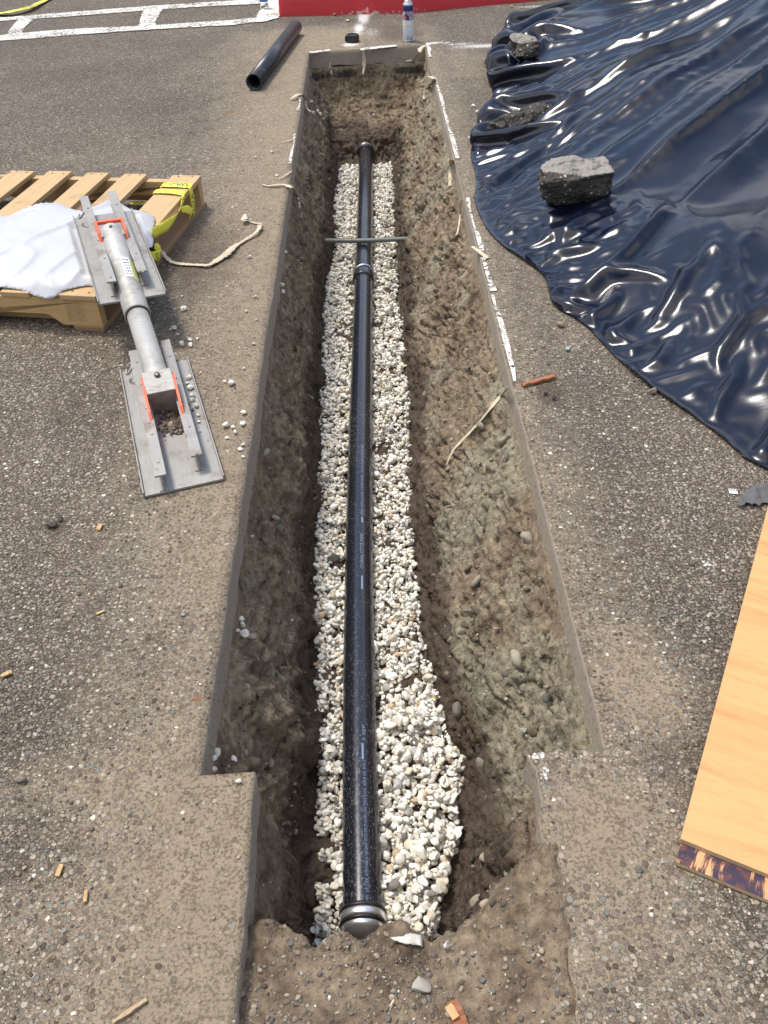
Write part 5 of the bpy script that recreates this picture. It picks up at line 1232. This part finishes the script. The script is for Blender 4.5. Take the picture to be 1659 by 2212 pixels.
# ragged white paper on the near lip
for lab, P_, mt in (('torn white paper on the near lip of the trench beside the pipe end', [(845, 2028), (868, 2022), (886, 2014), (912, 2020), (914, 2045), (885, 2044), (862, 2040)], None), ('tiny torn white paper scrap right of the larger one on the near lip', [(956, 2042), (968, 2034), (970, 2046), (962, 2052)], None)):
    pts = [px(a, b, -.035) for a, b in P_]; bm = bmesh.new(); c = sum(pts, Vector()) / len(pts); cv = bm.verts.new(c + Vector((0, .0, .012))); rg = [bm.verts.new(p + Vector((0, 0, random.uniform(-.004, .008)))) for p in pts]
    for i in range(len(rg)): bm.faces.new((rg[i], rg[(i + 1) % len(rg)], cv))
    bmesh.ops.subdivide_edges(bm, edges=bm.edges[:], cuts=3, use_grid_fill=True)
    for v in bm.verts: v.co += Vector((random.uniform(-1, 1), random.uniform(-1, 1), random.uniform(-1, 1))) * .0012
    o = bmobj('paper_scrap', bm, plain('dirty white paper', (.66, .62, .55), .75, var=.15, scale=30, dirt=.3), None, True); s_ = o.modifiers.new('thickness', 'SOLIDIFY'); s_.thickness = .0015; tag(o, lab, 'paper scrap')

# ------------------------------------------------------------------ spray can, cap, bottle
can = empty('spray_can', px(882, 88)); tag(can, 'white and blue marking spray can with a pink nozzle standing by the kerb', 'spray can'); CR = .0365
M_cw = plain('can white label', (.66, .70, .82), .35, var=.06); M_cb = plain('can navy band', (.035, .03, .16), .35); M_cy = plain('can yellow stripe', (.75, .72, .30), .4); M_cs = plain('can bare metal', (.55, .56, .55), .3, .8); M_pk = plain('pink nozzle', (.75, .06, .16), .4); M_cart = None
g = G('can artwork'); aw = g.noise(30, 3, .6, g.map((1.4, 1.4, .6)), dist=1.5); cc = g.ramp(aw, [(.3, (.08, .03, .14)), (.45, (.35, .30, .42)), (.52, (.62, .58, .62)), (.58, (.55, .08, .10)), (.66, (.80, .30, .16)), (.8, (.12, .05, .2))], 'CONSTANT'); g.p(Base_Color=cc, Roughness=.35); M_cart = g.m
def cyl(name, prof, mat_, par): bm = bmesh.new(); lathe(bm, prof, 40); return bmobj(name, bm, mat_, par, True)
body = cyl('can_body', [(CR - .004, 0), (CR - .001, .002), (CR - .001, .008), (CR, .010), (CR, .205), (CR - .002, .208)], M_cw, can)
cyl('label_art', [(CR + .0004, .135), (CR + .0006, .1355), (CR + .0006, .189), (CR + .0004, .1895)], M_cart, can)
cyl('label_band', [(CR + .0004, .190), (CR + .0007, .1905), (CR + .0007, .221), (CR - .001, .224)], M_cb, can)
cyl('label_stripe', [(CR + .0004, .098), (CR + .0006, .0985), (CR + .0006, .108), (CR + .0004, .1085)], M_cy, can)
cyl('can_base', [(CR - .003, .0005), (CR + .001, .001), (CR + .001, .006), (CR, .007)], M_cs, can)
cyl('can_shoulder', [(CR - .002, .223), (CR + .001, .226), (CR - .002, .232), (.026, .245), (.0235, .252), (.022, .256), (.010, .257)], M_cs, can)
cyl('nozzle', [(.017, .256), (.017, .272), (.013, .276), (.012, .290), (.003, .291)], M_pk, can)
bm = bmesh.new()
for k, a in enumerate(np.linspace(-1.25, -.78, 14)):
    if k % 3 == 2: continue
    for (z0, z1) in ((.012, .030),):
        bm.faces.new([bm.verts.new(((CR + .0007) * math.cos(x), (CR + .0007) * math.sin(x), z)) for x, z in ((a, z0), (a + .020, z0), (a + .020, z1), (a, z1))])
for z in (.033, .026, .020, .014):
    for k in range(8):
        a = -1.95 + k * .07; bm.faces.new([bm.verts.new(((CR + .0007) * math.cos(x), (CR + .0007) * math.sin(x), z_)) for x, z_ in ((a, z), (a + .06, z), (a + .06, z + .002), (a, z + .002))])
bmobj('barcode', bm, plain('label blue ink', (.10, .13, .32), .5), can)
cap = empty('pipe_cap', px(762, 90)); tag(cap, 'small ribbed black plastic cap on the asphalt just beyond the far trench end', 'cap')
bm = bmesh.new(); n = 72; prof = [(.040, 0), (.047, .004), (.047, .042), (.044, .047), (.036, .0475), (.034, .041), (.002, .040)]; rgs = []
for j, (r_, z) in enumerate(prof): rgs.append([bm.verts.new((r_ * (1 - (.045 if (k // 3) % 2 and j in (1, 2) else 0)) * math.cos(2 * math.pi * k / n), r_ * (1 - (.045 if (k // 3) % 2 and j in (1, 2) else 0)) * math.sin(2 * math.pi * k / n), z)) for k in range(n)])
for a_, b_ in zip(rgs, rgs[1:]):
    for k in range(n): bm.faces.new((a_[k], a_[(k + 1) % n], b_[(k + 1) % n], b_[k]))
bm.faces.new(rgs[0][::-1]); bm.faces.new(rgs[-1]); bmobj('cap_body', bm, M_rubber, cap)
bm = bmesh.new(); box(bm, (-.055, -.012, .006), (-.044, .012, .036), .003); bmobj('cap_tab', bm, M_rubber, cap)
bot = empty('water_bottle', px(572, 20)); tag(bot, 'clear plastic water bottle with a blue and white label beside the red kerb', 'bottle')
g = G('clear bottle plastic'); g.p(Base_Color=(.93, .95, .97), Roughness=.08, Transmission_Weight=.92, IOR=1.18); M_clear = g.m
bm = bmesh.new(); n = 40; pr_ = [(.012, .003), (.024, .0), (.031, .006), (.033, .016), (.0315, .026), (.033, .036), (.0315, .046), (.033, .056), (.033, .135), (.031, .150), (.022, .175), (.013, .192), (.0125, .205)]; lathe(bm, pr_, n); bmobj('bottle_body', bm, M_clear, bot, True)
bm = bmesh.new(); lathe(bm, [(.0334, .058), (.0338, .059), (.0338, .108), (.0334, .109)], 40); bmobj('bottle_label', bm, M_blue, bot, True)
bm = bmesh.new(); lathe(bm, [(.0340, .074), (.0343, .0745), (.0343, .092), (.0340, .0925)], 40); bmobj('label_stripe', bm, plain('label white', (.75, .78, .8), .4), bot, True)
bm = bmesh.new(); lathe(bm, [(.0145, .196), (.0150, .197), (.0150, .214), (.013, .216), (.002, .2162)], 30); bmobj('bottle_cap', bm, plain('cap white plastic', (.75, .76, .78), .4), bot, True)

# ------------------------------------------------------------------ single stones, sticks and scraps
def stone(X, Y, wpx, lab, col=(.74, .70, .61), z=0.0, cat='stone', name='white_stone', group=None, flat=.62, seed=None, mat_=None, loc=None):
    seed = seed if seed is not None else int(X * 7 + Y); p = px(X, Y, z) if loc is None else loc
    zc = (CM.transposed() @ (p - Vector((0, 0, CAMH)))).z * -1; r = wpx / 2 / FPX * zc
    v_, f_ = rock_arrays(seed % 991, 3, 14, (1, .74, flat), .06, .46); rs = random.Random(seed); M_ = rot_from(rs.uniform(0, 6.28), rs.uniform(-.25, .25), rs.uniform(-.25, .25)); v_ = (v_ * r) @ M_.T
    v_[:, 2] -= np.percentile(v_[:, 2], 4); c = np.array(col) * rs.uniform(.88, 1.06)
    o = bigmesh(name, v_, f_, mat_ or M_white, None, True, None, {'Col': np.repeat([c], len(v_), 0)}); o.location = (p.x, p.y, p.z); tag(o, lab, cat, group); return o
GW = 'white gravel stones spilled beside the trench'
WS = [  # on the left dirt and asphalt
 (397, 670, 20, 'white stone on the asphalt right of the upper jack plate, biggest of the spill there'), (394, 641, 8, 'tiny white stone just above the biggest spilled stone by the jack'), (377, 711, 18, 'angular white stone beside the jack tube'), (369, 713, 9, 'small white chip touching the angular stone beside the jack tube'),
 (411, 735, 13, 'white stone at the top of the cluster of four left of the trench'), (412, 747, 15, 'rounded white stone at the bottom of the cluster of four'), (393, 747, 18, 'flat white stone at the left of the cluster of four'), (427, 733, 9, 'small white stone at the right of the cluster of four'),
 (384, 723, 7, 'white crumb alone between the two stone groups by the jack tube'), (433, 806, 8, 'tiny white stone alone above the lower jack plate'), (552, 643, 13, 'round white stone on the dirt close to the left trench edge, level with the pallet'),
 (533, 674, 9, 'small white stone left of the cut, below the round one'), (555, 691, 9, 'small white stone nearly touching the left cut edge'), (548, 744, 12, 'white stone near the left cut, level with the jack tube'), (527, 797, 10, 'lone white stone near the left trench edge above the pair'),
 (486, 825, 11, 'small white stone of the pair left of the trench'), (501, 830, 21, 'oblong white stone of the pair left of the trench'), (526, 893, 18, 'white stone at the top of the spill beside the lower jack plate'), (524, 917, 18, 'white stone second from the top of the spill beside the lower plate'),
 (489, 921, 20, 'large white stone at the left of the spill beside the lower plate'), (504, 925, 14, 'oval white stone in the middle of the spill beside the lower plate'), (508, 935, 15, 'flat white stone below the oval one beside the lower plate'), (491, 947, 10, 'small white stone at the lower left of the spill'),
 (525, 963, 12, 'white stone at the cut edge below the spill'), (519, 972, 16, 'flat white stone at the left cut edge below the spill'), (526, 988, 10, 'last small white stone down the left cut edge'), (515, 1690, 17, 'round white stone alone on the dirty corner slab at the near left'),
 (541, 475, 6, 'white crumb on the dirt above the winding paper strip'), (538, 557, 12, 'round white pebble lying by the winding paper strip'), (588, 330, 9, 'lone white pebble on the dirt between the loose pipe and the cut'), (553, 341, 8, 'white pebble furthest left on the dirt below the loose pipe'), (598, 380, 8, 'white pebble on tan dirt left of the edge paint'),
 (1030, 243, 10, 'white stone on the dirt between the cut and the tarp fold'), (1022, 230, 9, 'cream stone above the white one beside the tarp'), (1016, 303, 14, 'cream stone on the dirt left of the tarp, lower group'), (1024, 307, 9, 'small white stone at the tarp edge, lower group'), (1084, 260, 6, 'white crumb against the tarp edge')]
for i, (X, Y, w_, lab) in enumerate(WS): stone(X, Y, w_, lab, z=.002, group=GW)
# on ledges inside the trench
GI = 'white stones resting on the soil ledges'
for X, Y, w_, lab in [(521, 1339, 17, 'angular white stone, top of the stack on the left soil ledge'), (524, 1352, 17, 'white stone, middle of the stack on the left soil ledge'), (528, 1371, 26, 'biggest white stone, bottom of the stack on the left soil ledge'), (513, 1363, 10, 'small white stone tucked left of the stack on the soil ledge'),
    (468, 1630, 24, 'white stone at the top of the pile in the left corner notch'), (463, 1641, 20, 'white stone second in the pile in the left corner notch'), (457, 1655, 22, 'white stone third in the pile in the left corner notch'), (464, 1665, 18, 'lowest white stone in the left corner notch'), (447, 1632, 12, 'small white stone touching the sawn face in the left notch'),
    (507, 1642, 18, 'white stone alone on dark soil in the left corner notch'), (545, 1160, 10, 'white stone alone on the left trench wall'), (685, 242, 10, 'white stone high on the far left soil wall'), (689, 250, 13, 'largest white stone of the cluster on the far left soil wall'), (697, 258, 10, 'lowest white stone of the cluster on the far left soil wall'), (676, 246, 10, 'left white stone of the cluster on the far left soil wall'),
    (672, 222, 9, 'white stone hanging by the paper curl in the far left wall'), (616, 547, 10, 'white stone stuck under the left slab edge beside the thin cross pipe'), (609, 618, 13, 'white stone in the hollow of the left wall below the slab'), (611, 632, 12, 'lower white stone in the hollow of the left wall'), (1000, 150, 8, 'white stone stuck high in the far right wall'),
    (1056, 687, 7, 'white pebble stuck in the right wall by the middle joint'), (944, 176, 8, 'pale stone in the far right corner of the trench wall')]:
    q_ = wall_hit(X, Y); q_ += (Vector((0, 0, CAMH)) - q_).normalized() * .012; stone(X, Y, w_ * 1.15, lab, group=GI, loc=q_)
stone(910, 2135, 58, 'big pale grey rock on the packed dirt in front of the pipe end', (.36, .33, .28), z=-.045, name='rock', cat='rock', seed=77, mat_=M_grit, flat=.7)
for X, Y, w_, c_, lab in [(1182, 1512, 27, (.10, .10, .10), 'dark grey stone on the right trench slope'), (1132, 1580, 25, (.30, .32, .26), 'oval greenish stone on the right trench slope'), (1100, 1548, 20, (.16, .12, .09), 'small brown stone left of the oval greenish one'), (1064, 1922, 26, (.44, .39, .28), 'rounded tan stone in the near right bank'), (1030, 1950, 36, (.36, .31, .24), 'pale lump of stone low in the near right bank'),
    (722, 1210, 30, (.07, .065, .055), 'round dark clod on the gravel left of the pipe'), (826, 962, 20, (.06, .055, .05), 'dark clod on the gravel right of the pipe, halfway along'), (592, 1122, 26, (.30, .30, .25), 'oval grey stone embedded in the left wall'), (575, 980, 24, (.33, .33, .28), 'oval pale stone embedded in the left wall, upper'), (563, 855, 20, (.30, .29, .25), 'grey stone at the top of the left wall under the slab')]:
    q_ = wall_hit(X, Y) if X not in (722, 826) else px(X, Y, -.525); stone(X, Y, w_, lab, c_, name='rock', cat='rock', loc=q_, mat_=M_grit)
for X, Y, w_, c_, lab in [(1210, 705, 26, (.26, .21, .15), 'tan dirt clod on the asphalt near the tarp'), (1226, 757, 15, (.30, .38, .36), 'pale blue stone on the asphalt between trench and tarp'), (1172, 750, 14, (.28, .22, .16), 'tan pebble left of the pale blue stone'), (1408, 850, 24, (.30, .24, .18), 'tan clod against the tarp hem'), (1183, 657, 12, (.42, .38, .32), 'pale pebble at the bend of the tarp hem'),
    (487, 2135, 22, (.28, .20, .14), 'reddish brown stone in front of the trench'), (395, 1330, 14, (.26, .27, .27), 'grey pebble on the left asphalt'), (520, 2150, 20, (.24, .20, .16), 'squarish tan stone in front of the trench, left'), (112, 1138, 26, (.075, .06, .048), 'dark mud clod on the left asphalt below the jack'), (130, 1122, 18, (.085, .068, .052), 'smaller dark mud clod touching the one on the left asphalt'), (1178, 852, 14, (.06, .05, .045), 'dark crumb lying just below the bark splinter'), (1196, 862, 12, (.055, .048, .045), 'dark crumb at the right of the one below the bark splinter'), (45, 1685, 28, (.20, .17, .14), 'flat brown stone at the left edge of the picture'), (1380, 1880, 20, (.15, .14, .13), 'dark grey stone on the near right dirt')]:
    stone(X, Y, w_, lab, c_, z=.001 if X not in (487, 520) else -.04, name='rock', cat='rock', mat_=M_grit)
for k, (zx, zy, w_) in enumerate([(1168, 1362, 50), (1160, 1393, 36), (1182, 1425, 56), (1196, 1475, 50), (1192, 1500, 44), (1215, 1540, 42), (1228, 1592, 36), (1232, 1632, 28), (1240, 1690, 22)]):
    stone(zx * .3486, 343.4 + zy * .3486, w_ * .3486, 'white stone %s from the far end in the right channel of the jack plate' % ('first second third fourth fifth sixth seventh eighth ninth'.split()[k]), z=.012, group='white stones caught in the lower jack plate')
dpl = []
for k in range(420):
    c_ = px(random.gauss(372, 15), random.gauss(908, 14), .012); r_ = random.uniform(.0025, .008) * (1 if random.random() < .9 else 1.7)
    dpl.append((c_.x, c_.y, .012 + random.uniform(0, .006), r_, tuple(np.array(PC[random.randrange(len(PC))]) * random.uniform(.4, .75)), 1.0))
o = merged('dirt_crumbs', [(dpl, protD)], M_grit); tag(o, 'dark dirt crumbs lying in the middle channel of the lower jack plate', 'dirt', kind='stuff')
# sticks and chips
M_chip = plain('fresh wood chip', (.50, .32, .14), .6, var=.35, scale=60); M_redw = mat_wood('red-brown bark wood', (.24, .085, .04), (.40, .16, .07), 'X', 2, .3)
def chip(name, X0, Y0, X1, Y1, wid, lab, mat_, z=.003, th=.004, cat='wood chip', rag=.0, n=8):
    a, b = px(X0, Y0, z), px(X1, Y1, z); L_ = (b - a).length; Mx_ = frame(a, b - a); bm = bmesh.new(); rs = random.Random(int(X0 + Y0)); tp, bt = [], []
    for i in range(n + 1):
        t = i / n; w_ = wid * (1 - .25 * abs(t - .4)) * (1 + rs.uniform(-rag, rag)); 
        for s_ in (-1, 1):
            tp.append(bm.verts.new(Mx_ @ Vector((L_ * t, s_ * w_ / 2, th * (1 + rs.uniform(-.3, .3)))))); bt.append(bm.verts.new(Mx_ @ Vector((L_ * t, s_ * w_ / 2, 0))))
    for i in range(n):
        a0, a1, b0_, b1__ = 2 * i, 2 * i + 1, 2 * i + 2, 2 * i + 3
        bm.faces.new((tp[a0], tp[a1], tp[b1__], tp[b0_])); bm.faces.new((bt[a1], bt[a0], bt[b0_], bt[b1__])); bm.faces.new((tp[a0], tp[b0_], bt[b0_], bt[a0])); bm.faces.new((tp[a1], bt[a1], bt[b1__], tp[b1__]))
    bm.faces.new((tp[0], bt[0], bt[1], tp[1])); bm.faces.new((tp[-2], tp[-1], bt[-1], bt[-2])); o = bmobj(name, bm, mat_); tag(o, lab, cat); return o
chip('wood_chip', 124, 1894, 134, 1868, .0085, 'blond wood chip slanting on the near left dirt', M_chip); chip('wood_chip', 184, 1950, 187, 1924, .0065, 'blond wood chip lying upright right of the slanting chip', M_chip)
chip('wood_chip', 3, 1462, 26, 1452, .010, 'tan wood chip at the left edge of the picture', M_chip); chip('wood_chip', 208, 1327, 226, 1319, .006, 'thin orange wood splinter on the left asphalt', M_chip, th=.002)
chip('wood_chip', 212, 1146, 218, 1134, .012, 'small orange wood chip near the lower jack plate', M_chip)
chip('twig', 245, 2210, 318, 2160, .006, 'thin dry twig at the bottom left of the picture', plain('dry twig', (.42, .30, .18), .8, scale=60), th=.005, cat='twig', rag=.3)
chip('bark_piece', 1128, 834, 1198, 815, .016, 'red-brown splinter of bark on the asphalt right of the cut', M_redw, th=.008, cat='bark', rag=.4)
chip('wood_stick', 975, 2170, 1005, 2240, .022, 'splintered red-brown wood stick at the bottom edge of the picture', M_redw, z=-.035, th=.018, cat='stick', rag=.15)
chip('wood_chip', 968, 2172, 985, 2200, .014, 'pale fresh-cut chip lying on the splintered stick', M_chip, z=-.015, th=.002, rag=.05, n=3)
chip('twig', 862, 2140, 842, 2176, .0035, 'thin grass straw on the packed dirt near the grey rock', plain('dry straw', (.55, .45, .28), .8), z=-.035, th=.003, cat='twig')
# bits by the right edge
M_fab = plain('dark grey mesh fabric', (.11, .11, .11), .8, var=.5, scale=220, bump=.5)
fpoly = smooth_poly([px(a, b).to_2d() for a, b in [(1592, 1096), (1598, 1078), (1612, 1066), (1632, 1055), (1660, 1050), (1720, 1048), (1720, 1098), (1668, 1096), (1650, 1090), (1636, 1100), (1630, 1088), (1622, 1100), (1612, 1090), (1604, 1098)]], 4, .0012, 9)
o = grid_sheet('fabric_scrap', fpoly, lambda x, y: .008 + .008 * (1 - np.abs(vn(x * 40, y * 14, s=5))) + .004 * vn(x * 60, y * 60, s=6), .0035, M_fab, thick=.002); tag(o, 'frayed scrap of dark grey mesh fabric at the right edge above the plywood', 'fabric scrap')
lbq = empty('label_scrap', px(1583, 1064)); tag(lbq, 'tiny white label scrap with black bars left of the grey fabric', 'label'); lbq.rotation_euler = (.0, .0, -.2)
bm = bmesh.new(); box(bm, (-.011, -.010, .004), (.011, .010, .005)); bmobj('label_paper', bm, plain('label paper', (.78, .77, .74), .5), lbq)
bm = bmesh.new()
for k in range(5): box(bm, (-.009 + k * .0042, -.001, .0051), (-.007 + k * .0042, .009, .0054))
bmobj('label_bars', bm, M_ink, lbq)
# dry leaves and litter along the kerb
for i, (X, Y, c_, lab) in enumerate([(722, 31, (.55, .42, .12), 'small yellow leaf fallen at the foot of the red kerb'), (1105, 14, (.50, .30, .10), 'orange brown leaf bits at the right foot of the kerb'), (752, 44, (.60, .50, .22), 'pale yellow leaf fragment near the kerb, left of the spray mark')]):
    bm = bmesh.new(); p = px(X, Y, .008); rg = [bm.verts.new(p + Vector((.022 * math.cos(a) * random.uniform(.5, 1.3), .022 * math.sin(a) * random.uniform(.5, 1.3), random.uniform(-.003, .01)))) for a in np.linspace(0, 5.6, 9)]
    bm.faces.new(rg); o = bmobj('dry_leaf', bm, plain('leaf %d' % i, c_, .7, scale=60)); s_ = o.modifiers.new('thickness', 'SOLIDIFY'); s_.thickness = .001; tag(o, lab, 'leaf')
